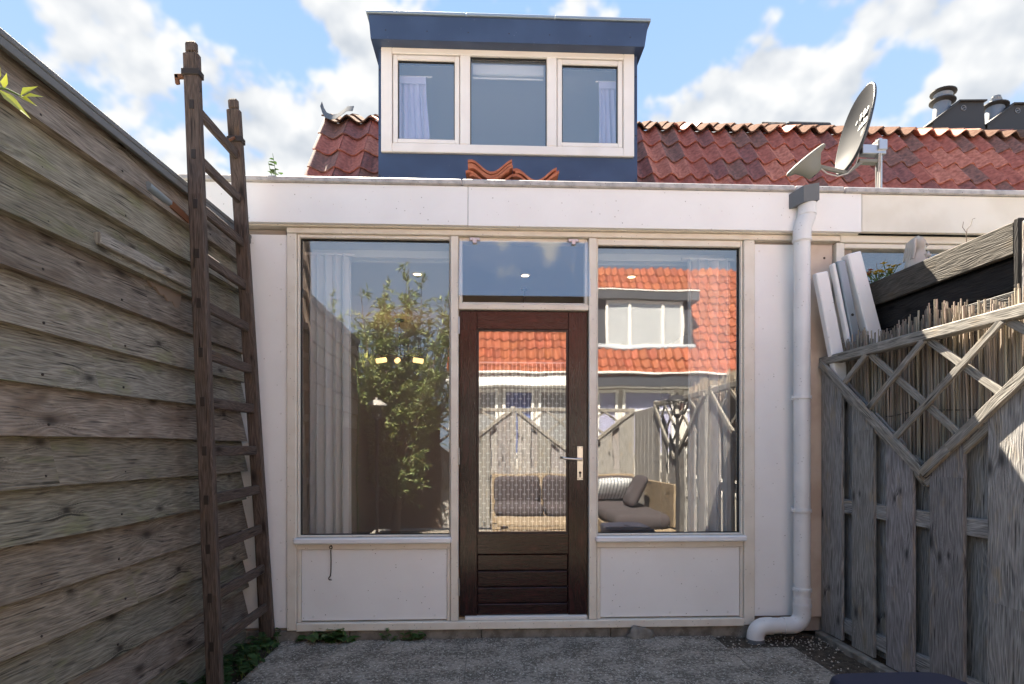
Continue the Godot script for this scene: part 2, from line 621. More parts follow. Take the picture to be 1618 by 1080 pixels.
	for k in ["curtain_grey", "curtain_white"]:
		mats[k].backlight_enabled = true
		mats[k].backlight = Color(0.3, 0.3, 0.3)
	mat("room_wall", Color(0.36, 0.31, 0.27), 0.9)
	mat("room_ceiling", Color(0.72, 0.71, 0.70), 0.9)
	mat("upper_room", Color(0.34, 0.35, 0.36), 0.9)
	mat("blind", Color(0.62, 0.64, 0.66), 0.8)
	mat("string_white", Color(0.78, 0.75, 0.70), 0.7)
	mat("cushion_navy", Color(0.018, 0.020, 0.042), 0.85)
	mat("cushion_grey", Color(0.052, 0.043, 0.047), 0.95)
	mat("stripe_white", Color(0.78, 0.78, 0.78), 0.9)
	mat("stripe_blue", Color(0.13, 0.17, 0.23), 0.9)
	mat("window_blue", Color(0.02, 0.10, 0.42), 0.5)
	mat("lamp_black", Color(0.03, 0.03, 0.033), 0.5)
	mat("lamp_cap", Color(0.42, 0.40, 0.38), 0.5)
	mat("stone_white", Color(0.50, 0.45, 0.39), 0.9)
	mat("stem_green", Color(0.10, 0.17, 0.04), 0.7)
	mat("bark", Color(0.10, 0.075, 0.055), 0.9)
	mat("twig_dry", Color(0.25, 0.19, 0.13), 0.9)
	for a in [["leaf_dark", Color(0.035, 0.085, 0.022)], ["leaf_mid", Color(0.06, 0.125, 0.03)], ["leaf_willow", Color(0.19, 0.235, 0.095)], ["leaf_pale", Color(0.42, 0.42, 0.11)], ["petal_yellow", Color(0.62, 0.42, 0.04)], ["leaf_red", Color(0.35, 0.07, 0.035)]]:
		var m := mat(a[0], a[1], 0.55)
		m.backlight_enabled = true
		m.backlight = Color(0.55, 0.6, 0.35)
		m.vertex_color_use_as_albedo = true
	# window glass: a faintly silvered outer face on clear glass
	var wt := PackedByteArray()
	wt.resize(48)
	wt.fill(255)
	var g := mat("coated_glass", Color(0.96, 0.97, 0.98), 0.015, 1.0)
	g.albedo_texture = tex(4, 4, wt)
	g.transparency = BaseMaterial3D.TRANSPARENCY_ALPHA
	g.albedo_color.a = 0.23
	# float glass is never quite flat
	var wim := noise(70, 0.016, 2).get_seamless_image(256, 256)
	wim.convert(Image.FORMAT_RGB8)
	g.heightmap_enabled = true
	g.heightmap_texture = ImageTexture.create_from_image(wim)
	g.heightmap_scale = 0.035
	g.uv1_scale = Vector3(0.5, 0.5, 1)
	var k := mat("clear_glass", Color(0.9, 0.95, 0.94), 0.02)
	k.transparency = BaseMaterial3D.TRANSPARENCY_ALPHA
	k.albedo_color.a = 0.06

# a pane whose face towards "out" carries the coating
func pane(parent: Node3D, called: String, f: Transform3D, w: float, h: float, coated := true) -> MeshInstance3D:
	var am := ArrayMesh.new()
	var th := 0.006
	var fr := M.new()
	fr.face([V(0, 0, 0), V(w, 0, 0), V(w, h, 0), V(0, h, 0)], V(w / 2, h / 2, -1), Vector3.RIGHT)
	fr.add_to(am)
	var ot := M.new()
	var c := V(w / 2, h / 2, -th / 2)
	ot.face([V(0, 0, -th), V(w, 0, -th), V(w, h, -th), V(0, h, -th)], c, Vector3.RIGHT)
	ot.face([V(0, 0, 0), V(w, 0, 0), V(w, 0, -th), V(0, 0, -th)], c, Vector3.RIGHT)
	ot.face([V(0, h, 0), V(w, h, 0), V(w, h, -th), V(0, h, -th)], c, Vector3.RIGHT)
	ot.face([V(0, 0, 0), V(0, h, 0), V(0, h, -th), V(0, 0, -th)], c, Vector3.RIGHT)
	ot.face([V(w, 0, 0), V(w, h, 0), V(w, h, -th), V(w, 0, -th)], c, Vector3.RIGHT)
	ot.add_to(am)
	am.surface_set_material(0, mats.coated_glass if coated else mats.clear_glass)
	am.surface_set_material(1, mats.clear_glass)
	return inst(parent, called, am, null, f)

# ---------------------------------------------------------------- ground
func build_ground() -> void:
	var g := M.new()
	g.face([V(-150, -0.05, -150), V(150, -0.05, -150), V(150, -0.05, 150), V(-150, -0.05, 150)], V(0, -9, 0), Vector3.RIGHT)
	structure("ground", g, mats.earth)
	# bare soil along both fences, slightly lumpy
	var k := noise(3, 6.0, 3)
	for a in [[-1.62, -1.24, 0.0, 4.9], [1.30, 2.5, 0.0, 4.9]]:
		var rows := []
		for j in 80:
			var line := []
			for i in 14:
				var x: float = lerpf(a[0], a[1], i / 13.0)
				var z: float = lerpf(a[2], a[3], j / 79.0)
				line.append(V(x, -0.026 + 0.02 * k.get_noise_2d(x, z) + 0.008 * k.get_noise_2d(x * 5.0, z * 5.0), z))
			rows.append(line)
		var s := M.new()
		s.grid(rows, -1.0)
		structure("soil", s, mats.soil)
	# small loose stones on the soil beside the pipe
	var mm := MultiMesh.new()
	mm.transform_format = MultiMesh.TRANSFORM_3D
	var st := M.new()
	st.lathe([[0.0, -0.5], [0.7, -0.3], [1.0, 0.1], [0.6, 0.45], [0.0, 0.55]], Vector3.ZERO, Vector3.UP, 5)
	mm.mesh = st.mesh()
	mm.instance_count = 1300
	for i in 1300:
		var q := i % 3
		var x := R(1.5, 2.2) if q else R(-1.5, -1.2)
		var z := R(0.02, 0.30) if q == 1 else R(0.02, 1.2)
		if q == 2:
			x = R(1.9, 2.2)
		var gy := -0.015
		if i >= 420:
			x = R(-1.3, 1.45)
			z = 0.03 + absf(rng.randfn(0.0, 0.16)) if i < 1000 else R(0.03, 1.2)
			gy = 0.003
		var s := R(0.003, 0.008) if i < 420 else R(0.0015, 0.0042)
		mm.set_instance_transform(i, Transform3D(Basis.from_euler(V(R(0, 6), R(0, 6), R(0, 6))).scaled(V(s, s * 0.7, s)), V(x, gy + R(-0.003, 0.006) * (1.0 if i < 420 else 0.2), z)))
	var mi := MultiMeshInstance3D.new()
	mi.name = "gravel"
	mi.multimesh = mm
	mi.material_override = mats.stone_white
	mi.set_meta("kind", "stuff")
	mi.set_meta("label", "loose pale gravel scattered on the soil and paving")
	mi.set_meta("category", "gravel")
	add_child(mi)
	# paving slabs
	var p := Node3D.new()
	p.name = "pavement"
	p.set_meta("kind", "structure")
	add_child(p)
	var xs := [-1.31, -0.93, -0.53, -0.13, 0.27, 0.67, 1.07, 1.47, 1.88]
	for i in 8:
		var z := 0.045 + 0.0
		var first := true
		while z < 4.75:
			var dz := 0.6
			if first and i % 2:
				dz = 0.3
			if i == 7 and first:
				z = 0.285
				dz = 0.36
			first = false
			var z1 := minf(z + dz, 4.78)
			var y := R(-0.003, 0.0)
			var m := M.new()
			var x0: float = xs[i]
			var x1: float = xs[i + 1]
			m.cbox(V(x0 + 0.0009, -0.05, z + 0.0009), V(x1 - 0.0009, y, z1 - 0.0009), 0.0007)
			part(p, "paving_slab", m, mats.paving)
			z = z1
	# concrete edging under the right fence and the strip at the foot of the front
	structure("kerb", bx(V(2.17, -0.05, 0.02), V(2.225, 0.012, 4.85), 0.006), mats.concrete)

# ---------------------------------------------------------------- house
var house: Node3D

func screw(parent: Node3D, p: Vector3, r := 0.007) -> void:
	var m := M.new()
	m.lathe([[r, 0.0], [r * 0.85, r * 0.5], [0.0, r * 0.7]], p, Vector3.BACK, 8)
	part(parent, "screw", m, mats.white_gloss)

func build_house() -> void:
	house = thing("terraced_house", "white clad garden front with dark brown glazed door below a blue dormer", "house", V(0.08, 0, -2.0))
	var h := house
	# plinth
	for a in [[-2.3, -0.9], [-0.895, -0.05], [-0.045, 0.8], [0.805, 1.76]]:
		part(h, "plinth_block", bx(V(a[0], -0.04, -0.06), V(a[1], 0.052, 0.008 + R(0, 0.004)), 0.004), mats.concrete)
	# side panels
	var lp := part(h, "side_panel", bx(V(-2.3, 0.07, -0.02), V(-1.298, 2.60, 0.006), 0.002), mats.white_board)
	for y in [0.18, 0.62, 1.02, 1.45, 1.85, 2.25, 2.54]:
		screw(lp, V(-1.335, y, 0.006))
	var rp := part(h, "side_panel", bx(V(1.768, 0.11, -0.02), V(2.10, 2.585, 0.006), 0.002), mats.white_board)
	for y in [0.16, 0.55, 0.96, 1.36, 1.72, 2.1, 2.54]:
		screw(rp, V(1.80, y, 0.006), 0.006)
	part(h, "backing_wall", bx(V(-2.3, 0.0, -0.12), V(-1.31, 2.64, -0.022)), mats.room_wall)
	part(h, "backing_wall", bx(V(1.75, 0.0, -0.12), V(2.45, 2.64, -0.022)), mats.room_wall)
	# timber frame
	var F: StandardMaterial3D = mats.cream_frame
	for a in [[-1.293, -1.232, 0.056, 2.606], [-0.247, -0.196, 0.106, 2.606], [0.657, 0.708, 0.106, 2.606], [1.690, 1.763, 0.056, 2.606]]:
		var y0: float = a[2]
		part(h, "frame_post", bx(V(a[0], y0, -0.07), V(a[1], a[3], 0.022), 0.004), F)
	part(h, "frame_head", bx(V(-1.293, 2.608, -0.07), V(2.34, 2.643, 0.026), 0.004), F)
	part(h, "threshold", bx(V(-1.230, 0.053, -0.08), V(1.688, 0.104, 0.034), 0.004), F)
	part(h, "transom_rail", bx(V(-0.194, 2.130, -0.06), V(0.655, 2.166, 0.020), 0.004), F)
	# two large windows
	for w in [[-1.230, -0.249, -1.217, -0.254, 2.585], [0.710, 1.688, 0.719, 1.674, 2.565]]:
		var x0: float = w[0]
		var x1: float = w[1]
		var g0: float = w[2]
		var g1: float = w[3]
		var gt: float = w[4]
		part(h, "frame_rail", bx(V(x0, 0.574, -0.06), V(x1, 0.612, 0.018), 0.003), F)
		part(h, "window_sill", bx(V(x0 - 0.012, 0.614, -0.04), V(x1 + 0.012, 0.652, 0.055), 0.008), mats.sill_white)
		var b := M.new()
		b.cbox(V(x0 + 0.001, 0.653, -0.05), V(g0, 2.607, 0.008), 0.003)
		b.cbox(V(g1, 0.653, -0.05), V(x1 - 0.001, 2.607, 0.008), 0.003)
		b.cbox(V(g0, gt, -0.05), V(g1, 2.6065, 0.007), 0.003)
		b.cbox(V(g0, 0.6535, -0.05), V(g1, 0.664, 0.007), 0.003)
		var win := part(h, "glazing_bead", b, F)
		var r := M.new()
		for q in [[g0, g0 + 0.005, 0.664, gt], [g1 - 0.005, g1, 0.664, gt], [g0 + 0.005, g1 - 0.005, gt - 0.006, gt], [g0 + 0.005, g1 - 0.005, 0.664, 0.668]]:
			r.box(V(q[0], q[2], -0.048), V(q[1], q[3], -0.018))
		part(win, "rubber_seal", r, mats.rubber)
		pane(win, "pane", Transform3D(Basis(), V(g0 + 0.002, 0.666, -0.028)), g1 - g0 - 0.004, gt - 0.670)
		# panel below the sill
		var pn := part(h, "lower_panel", bx(V(x0 + 0.026, 0.114, -0.03), V(x1 - 0.022, 0.572, 0.004), 0.002), mats.white_board)
		for k in 3:
			screw(pn, V(x0 + 0.10 + k * (x1 - x0 - 0.2) / 2.0, 0.14, 0.004), 0.008)
		part(h, "frame_bead", bx(V(x0 + 0.001, 0.106, -0.03), V(x0 + 0.024, 0.572, 0.012), 0.002), F)
		part(h, "frame_bead", bx(V(x1 - 0.020, 0.106, -0.03), V(x1 - 0.001, 0.572, 0.012), 0.002), F)
		part(h, "panel_backing", bx(V(x0, 0.1045, -0.10), V(x1, 0.63, -0.032)), mats.room_wall)
	# fanlight over the door: frame with a hung pane standing open
	var fr := M.new()
	for q in [[-0.193, -0.172, 2.168, 2.606], [0.634, 0.654, 2.168, 2.606], [-0.172, 0.634, 2.580, 2.606], [-0.172, 0.634, 2.168, 2.184]]:
		fr.cbox(V(q[0], q[2], -0.065), V(q[1], q[3], -0.01), 0.003)
	var fan := part(h, "fanlight_frame", fr, F)
	var tilt := atan2(0.105, 0.39)
	pane(fan, "pane", Transform3D(Basis(Vector3.RIGHT, -tilt), V(-0.19, 2.195, 0.118)), 0.842, 0.395)
	for x in [-0.09, 0.555]:
		var m := M.new()
		m.cbox(V(x - 0.035, 2.576, 0.0), V(x + 0.035, 2.598, 0.022), 0.003)
		m.cbox(V(x - 0.014, 2.556, 0.004), V(x + 0.014, 2.59, 0.032), 0.003)
		part(fan, "hinge", m, mats.steel)
	var cs := M.new()
	cs.cbox(V(0.215, 2.262, -0.005), V(0.255, 2.280, 0.012), 0.003)
	cs.tube([V(0.236, 2.27, 0.005), V(0.238, 2.24, -0.02), V(0.228, 2.19, -0.03)], 0.004, 6)
	part(fan, "catch", cs, mats.dark_iron)
	# door
	var D: StandardMaterial3D = mats.door_wood
	var leaf := M.new()
	leaf.cbox(V(-0.188, 0.132, -0.05), V(-0.075, 2.124, -0.004), 0.003)
	leaf.cbox(V(0.524, 0.132, -0.05), V(0.649, 2.124, -0.004), 0.003)
	leaf.uo = Vector2(0.3, 0.2)
	leaf.cbox(V(-0.0745, 2.008, -0.05), V(0.5235, 2.1235, -0.0045), 0.002)
	leaf.cbox(V(-0.0745, 0.534, -0.05), V(0.5235, 0.667, -0.0045), 0.002)
	var door := part(h, "door", leaf, D)
	for q in [[0.424, 0.530], [0.317, 0.420], [0.210, 0.313], [0.133, 0.206]]:
		var m := M.new()
		m.uo = Vector2(R(0, 2), R(0, 2))
		m.cbox(V(-0.074, q[0], -0.045), V(0.523, q[1], -0.012), 0.006)
		part(door, "plank", m, D)
	part(door, "panel_backing", bx(V(-0.0745, 0.1325, -0.06), V(0.5235, 0.533, -0.046)), mats.door_edge)
	var db := M.new()
	for q in [[-0.0745, -0.064, 0.667, 2.008], [0.513, 0.5235, 0.667, 2.008], [-0.064, 0.513, 1.998, 2.008], [-0.064, 0.513, 0.667, 0.677]]:
		db.box(V(q[0], q[2], -0.046), V(q[1], q[3], -0.014))
	part(door, "glazing_bead", db, mats.door_edge)
	pane(door, "pane", Transform3D(Basis(), V(-0.066, 0.675, -0.026)), 0.581, 1.325)
	var hp := M.new()
	hp.cbox(V(0.581, 1.017, -0.004), V(0.621, 1.240, 0.003), 0.002)
	var plate := part(door, "handle_plate", hp, mats.steel)
	var lv := M.new()
	lv.tube([V(0.601, 1.155, 0.0), V(0.601, 1.155, 0.045)], 0.009, 10)
	lv.tube([V(0.606, 1.155, 0.045), V(0.56, 1.156, 0.05), V(0.50, 1.160, 0.046), V(0.483, 1.165, 0.040)], [0.009, 0.008, 0.008, 0.010], 10)
	lv.lathe([[0.017, 0.0], [0.017, 0.006], [0.0, 0.008]], V(0.601, 1.155, 0.003), Vector3.BACK, 14)
	part(plate, "lever", lv, mats.steel)
	var kh := M.new()
	kh.lathe([[0.009, 0.0], [0.009, 0.002], [0.0, 0.002]], V(0.601, 1.066, 0.003), Vector3.BACK, 10)
	kh.box(V(0.597, 1.036, 0.003), V(0.605, 1.062, 0.0048))
	part(plate, "keyhole", kh, mats.rubber)
	for y in [[1.027, 0.588], [1.027, 0.614], [1.23, 0.588], [1.23, 0.614]]:
		var m := M.new()
		m.lathe([[0.003, 0.0], [0.003, 0.001], [0.0, 0.0012]], V(y[1], y[0], 0.003), Vector3.BACK, 6)
		part(plate, "screw", m, mats.dark_iron)
	for y in [1.97, 1.12, 0.27]:
		var m := M.new()
		for k in 3:
			m.lathe([[0.0, 0.0], [0.007, 0.0], [0.007, 0.036], [0.0, 0.036]], V(-0.193, y + k * 0.037, 0.020), Vector3.UP, 8)
		part(door, "hinge", m, mats.brushed_steel)
	part(door, "weather_bar", bx(V(-0.155, 0.106, -0.03), V(0.648, 0.130, 0.012), 0.004), mats.white_gloss)
	# fascia, soffit, edge trim, flat roof
	part(h, "fascia_board", bx(V(-2.33, 2.652, 0.045), V(-0.1335, 2.902, 0.078), 0.002), mats.white_board)
	part(h, "fascia_board", bx(V(-0.1305, 2.650, 0.045), V(2.452, 2.902, 0.078), 0.002), mats.white_board)
	part(h, "soffit", bx(V(-2.33, 2.645, -0.07), V(2.452, 2.665, 0.043)), mats.cream_frame)
	for a in [[-2.34, -1.545], [-1.543, -0.171], [-0.168, 2.0], [2.0025, 2.33]]:
		part(h, "roof_trim", bx(V(a[0], 2.903, -0.03), V(a[1], 2.943 + R(-0.001, 0.001), 0.094), 0.008), mats.roof_metal)
	part(h, "flat_roof", bx(V(-2.33, 2.67, -3.9), V(2.452, 2.925, 0.04)), mats.roofing_felt)
	# outer and party walls
	part(h, "side_wall", bx(V(-2.33, 0.0, -4.2), V(-2.18, 2.66, -0.13)), mats.render_wall)
	part(h, "party_wall", bx(V(2.38, 0.0, -4.2), V(2.452, 2.66, -0.13)), mats.room_wall)
	part(h, "rear_wall", bx(V(-2.18, 0.0, -4.2), V(2.38, 5.5, -4.05)), mats.room_wall)
	part(h, "room_floor", bx(V(-2.18, 0.02, -4.05), V(2.38, 0.10, -0.12)), mats.floor_wood)
	part(h, "room_ceiling", bx(V(-2.18, 2.60, -4.05), V(2.38, 2.664, -0.13)), mats.room_ceiling)
	# the black slab lying at the end of the flat roof
	var sl := thing("roof_slab", "black flat slab lying on the flat roof behind the ladder", "slab", V(-1.8, 2.925, -0.35))
	part(sl, "slab", bx(V(-2.2, 2.93, -0.5), V(-1.46, 3.03, -0.2), 0.01), mats.roofing_felt)

func build_dormer() -> void:
	var B: StandardMaterial3D = mats.blue_board
	var W: StandardMaterial3D = mats.dormer_frame
	var fm := M.new()
	# front boarding round the window opening
	fm.box(V(-1.098, 2.93, -2.06), V(1.509, 4.170, -2.005))
	fm.box(V(-1.098, 5.2615, -2.06), V(1.509, 5.30, -2.0))
	fm.box(V(-1.098, 4.171, -2.06), V(-1.068, 5.261, -2.006))
	fm.box(V(1.472, 4.171, -2.06), V(1.509, 5.261, -2.006))
	var d := part(house, "dormer", fm, B)
	for x in [-1.098, 1.469]:
		part(d, "cheek", bx(V(x, 2.93, -4.3), V(x + 0.04, 5.30, -2.061)), B)
	for a in [[-1.085, 5.0], [-1.085, 4.35], [-1.085, 3.95], [1.495, 5.0], [1.495, 4.4], [1.495, 3.95], [-0.4, 3.93], [0.7, 3.93]]:
		var m := M.new()
		m.lathe([[0.008, 0.0], [0.006, 0.003], [0.0, 0.004]], V(a[0], a[1], -2.005), Vector3.BACK, 6)
		part(d, "screw", m, mats.dark_iron)
	# cornice: fascia that slopes inwards, with a metal edge
	var c := M.new()
	var z := -1.86
	c.hexa([V(-1.15, 5.205, -4.4), V(1.55, 5.205, -4.4), V(1.545, 5.205, z), V(-1.145, 5.205, z), V(-1.165, 5.435, -4.4), V(1.58, 5.435, -4.4), V(1.58, 5.435, z + 0.01), V(-1.165, 5.435, z + 0.01)])
	var co := part(house, "dormer_cornice", c, B)
	for k in 7:
		var m := M.new()
		m.lathe([[0.006, 0.0], [0.005, 0.003], [0.0, 0.004]], V(-1.0 + k * 0.4, 5.29, z + 0.0045), Vector3.BACK, 6)
		part(co, "screw", m, mats.dark_iron)
	for a in [[-1.185, -0.222], [-0.219, 0.65], [0.653, 1.60]]:
		part(co, "edge_trim", bx(V(a[0], 5.437, -4.4), V(a[1], 5.468, z + 0.03), 0.005), mats.galvanised)
	part(house, "dormer_ceiling", bx(V(-1.05, 5.20, -4.05), V(1.46, 5.26, -2.07)), mats.room_ceiling)
	part(house, "upper_floor", bx(V(-1.05, 2.93, -4.05), V(1.46, 3.10, -2.07)), mats.floor_wood)
	part(house, "dormer_skirting", bx(V(-1.09, 3.79, -2.0), V(1.505, 3.87, -1.985), 0.003), mats.galvanised)
	# window: outer frame, mullions, two sashes, three panes
	var f := M.new()
	var zf := -1.975
	f.cbox(V(-1.067, 4.172, -2.07), V(-0.958, 5.260, zf), 0.006)
	f.cbox(V(1.362, 4.172, -2.07), V(1.471, 5.260, zf), 0.006)
	f.cbox(V(-0.958, 5.152, -2.07), V(1.362, 5.2595, zf - 0.0005), 0.006)
	f.cbox(V(-0.958, 4.1725, -2.07), V(1.362, 4.262, zf - 0.0005), 0.006)
	f.cbox(V(-0.285, 4.262, -2.07), V(-0.184, 5.152, zf - 0.001), 0.006)
	f.cbox(V(0.585, 4.262, -2.07), V(0.685, 5.152, zf - 0.001), 0.006)
	var win := part(house, "dormer_window", f, W)
	for s in [[-0.956, -0.287], [0.687, 1.360]]:
		var m := M.new()
		var x0: float = s[0]
		var x1: float = s[1]
		m.cbox(V(x0 + 0.004, 4.268, -2.06), V(x0 + 0.052, 5.146, zf - 0.012), 0.006)
		m.cbox(V(x1 - 0.052, 4.268, -2.06), V(x1 - 0.004, 5.146, zf - 0.012), 0.006)
		m.cbox(V(x0 + 0.052, 5.096, -2.06), V(x1 - 0.052, 5.1455, zf - 0.0125), 0.006)
		m.cbox(V(x0 + 0.052, 4.2685, -2.06), V(x1 - 0.052, 4.312, zf - 0.0125), 0.006)
		part(win, "sash", m, W)
		var r := M.new()
		for q in [[x0 + 0.052, x0 + 0.060, 4.312, 5.096], [x1 - 0.060, x1 - 0.052, 4.312, 5.096], [x0 + 0.060, x1 - 0.060, 5.086, 5.096], [x0 + 0.060, x1 - 0.060, 4.312, 4.320]]:
			r.box(V(q[0], q[2], -2.05), V(q[1], q[3], -2.005))
		part(win, "rubber_seal", r, mats.rubber)
		pane(win, "pane", Transform3D(Basis(), V(x0 + 0.054, 4.314, -2.015)), x1 - x0 - 0.108, 0.780)
	var r2 := M.new()
	for q in [[-0.184, -0.176, 4.262, 5.152], [0.577, 0.585, 4.262, 5.152], [-0.176, 0.577, 5.140, 5.152], [-0.176, 0.577, 4.262, 4.270]]:
		r2.box(V(q[0], q[2], -2.05), V(q[1], q[3], -2.005))
	part(win, "rubber_seal", r2, mats.rubber)
	pane(win, "pane", Transform3D(Basis(), V(-0.182, 4.264, -2.015)), 0.765, 0.886)
	# curtains and blind box upstairs
	curtain("curtain", "white gathered curtain hanging in the dormer sash beside the stub of tiled roof", V(-0.93, 4.22, -2.15), 0.32, 0.80, 5, mats.curtain_white, 0.03, true)
	curtain("curtain", "white gathered curtain hanging in the dormer sash on the satellite dish side", V(1.14, 4.22, -2.15), 0.26, 0.80, 5, mats.curtain_white, 0.03, true)
	var bl := thing("window_blind", "pale roller blind rolled up at the top of the middle dormer pane", "blind", V(0.2, 5.02, -2.11))
	part(bl, "cassette", bx(V(-0.17, 5.03, -2.16), V(0.57, 5.14, -2.08), 0.01), mats.blind)
	part(bl, "bottom_bar", bx(V(-0.16, 5.005, -2.125), V(0.56, 5.022, -2.11), 0.003), mats.white_gloss)
	# lead flashing along the cheeks, lying on the tiles
	for s in [[-1.24, -1.10], [1.512, 1.63]]:
		var rows := []
		var k := noise(77, 9.0, 3)
		for j in 26:
			var line := []
			for i in 6:
				var q := j / 25.0 * 1.8
				var x: float = lerpf(s[0] - 0.05 * q * (1.0 if s[0] < 0 else 0.0), s[1] + 0.04 * q * (0.0 if s[0] < 0 else 1.0), i / 5.0)
				var zz := -4.0 + q * cos(0.96)
				line.append(V(x, 5.66 - q * sin(0.96) + 0.035 * k.get_noise_2d(x * 2.0, q * 2.0), zz + 0.035 * k.get_noise_2d(q * 2.0 + 40.0, x * 2.0)))
			rows.append(line)
		var m := M.new()
		m.grid(rows, -1.0)
		var back := []
		for j in rows:
			var line := []
			for q in j:
				line.append(q - V(0, 0.004, 0.003))
			back.append(line)
		m.grid(back, 1.0)
		part(house, "lead_flashing", m, mats.lead)

# cloth hung in folds; at = its lower corner, folds run along x
func curtain(called: String, label: String, at: Vector3, w: float, h: float, folds: int, m: Material, amp := 0.035, gathered := false, group := "") -> void:
	var o := thing(called, label, "curtain", at, group)
	var rows := []
	var n := folds * 12
	for j in 15:
		var y := j / 14.0
		var line := []
		for i in n + 1:
			var s := i / float(n)
			var a := amp * (1.0 if not gathered else lerpf(1.0, 0.4, smoothstep(0.75, 0.95, y)))
			var ph := s * folds * TAU + 0.6 * sin(s * 7.0) + 0.3 * sin(y * 2.5 + s * 9.0)
			var squeeze := 1.0 - (0.10 * smoothstep(0.2, 0.9, y) if gathered else 0.0)
			line.append(at + V((s * w) * squeeze + 0.25 * amp * sin(ph * 2.0), y * h, a * sin(ph) + 0.3 * a * sin(ph * 1.7 + 1.0)))
		rows.append(line)
	var q := M.new()
	q.grid(rows, 1.0)
	var back := []
	for r in rows:
		var line := []
		for p in r:
			line.append(p + V(0, 0, -0.002))
		back.append(line)
	q.grid(back, -1.0)
	part(o, "cloth", q, m)
	var rod := M.new()
	rod.tube([at + V(-0.03, h + 0.012, 0), at + V(w + 0.03, h + 0.012, 0)], 0.010, 8)
	part(o, "rail", rod, mats.white_gloss)
	if gathered:
		part(o, "heading_tape", bx(at + V(0.005, h - 0.07, amp * 0.5), at + V(w * 0.9, h + 0.004, amp * 0.5 + 0.006), 0.002), m)

# ---------------------------------------------------------------- tiled roofs
# one pantile: x across, y up from the slope, z down the slope
func pantile(w: float, l: float, amp := 0.032, n := 12) -> ArrayMesh:
	var top := []
	var low := []
	var th := 0.016
	for j in 4:
		var z := l * j / 3.0
		var a := []
		var b := []
		for i in n + 1:
			var s := i / float(n) * 1.07 - 0.07
			var wave := cos(s * TAU)
			wave = wave if wave < 0.0 else wave * 1.15
			var y := amp * wave + 0.03 * z / l + (0.008 * smoothstep(0.85, 1.0, s))
			a.append(V(s * w, y, z))
			b.append(V(s * w, y - th, z))
		top.append(a)
		low.append(b)
	var m := M.new()
	m.grid(top, -1.0)
	m.grid(low, 1.0)
	for i in n:
		var p0: Vector3 = top[3][i]
		var p1: Vector3 = top[3][i + 1]
		m.face([p0, p1, p1 - V(0, th, 0), p0 - V(0, th, 0)], V(p0.x, p0.y, 0), Vector3.RIGHT)
	for i in [0, n]:
		m.face([top[0][i], top[3][i], low[3][i], low[0][i]], V(w / 2, 0, l / 2), Vector3.BACK)
	return m.mesh()

func slope(pitch: float) -> Basis:
	var a := deg_to_rad(pitch)
	return Basis(Vector3.RIGHT, V(0, cos(a), sin(a)), V(0, -sin(a), cos(a)))

const KINK := Vector3(0, 5.575, -4.0)

func lay_tiles(roof: Node3D, x0: float, x1: float, w: float, rows: int, moss_side := 0) -> void:
	var steep := slope(55.0)
	var flat := slope(32.0)
	var n := int(round((x1 - x0) / w))
	var lo := pantile(w, 0.45)
	var hi := pantile(w, 0.45, 0.036)
	for i in n:
		var x := x0 + i * w
		for r in rows:
			var m: Material = tile_mats[rng.randi_range(0, 3) if R(0, 1) < 0.75 else 0]
			if moss_side == 1 and i == 0 and r < 3:
				m = mats.moss_clay
			var p := KINK + steep.z * (0.38 + 0.40 * r - 0.45) + V(x, 0, 0) + steep.y * R(-0.003, 0.003)
			inst(roof, "roof_tile", lo, m, Transform3D(steep * Basis(Vector3.UP, R(-0.012, 0.012)), p))
		for r in 2:
			var p := KINK + flat.z * (0.07 - 0.36 * r - 0.45) + flat.y * 0.035 + V(x, 0.0, 0)
			inst(roof, "roof_tile", hi, mats.bright_clay if R(0, 1) < 0.8 else tile_mats[2], Transform3D(flat * Basis(Vector3.UP, R(-0.01, 0.01)), p))

func roof_deck(parent: Node3D, x0: float, x1: float) -> MeshInstance3D:
	var m := M.new()
	var e := 0.055
	var a := [V(0, 5.575 - e, -4.0), V(0, 2.93, -4.0 + (2.645 - e) / tan(deg_to_rad(55.0)))]
	m.prism(PackedVector2Array([Vector2(-4.0, 5.52), Vector2(a[1].z, 2.93), Vector2(a[1].z - 0.15, 2.93), Vector2(-4.15, 5.36)]), V(x0, 0, 0), Vector3.BACK, Vector3.UP, V(x1 - x0, 0, 0))
	m.prism(PackedVector2Array([Vector2(-4.001, 5.519), Vector2(-4.151, 5.36), Vector2(-4.75, 5.70), Vector2(-7.6, 3.4), Vector2(-7.6, 3.6), Vector2(-4.75, 5.93)]), V(x0, 0, 0), Vector3.BACK, Vector3.UP, V(x1 - x0, 0, 0))
	return part(parent, "roof", m, mats.roofing_felt)

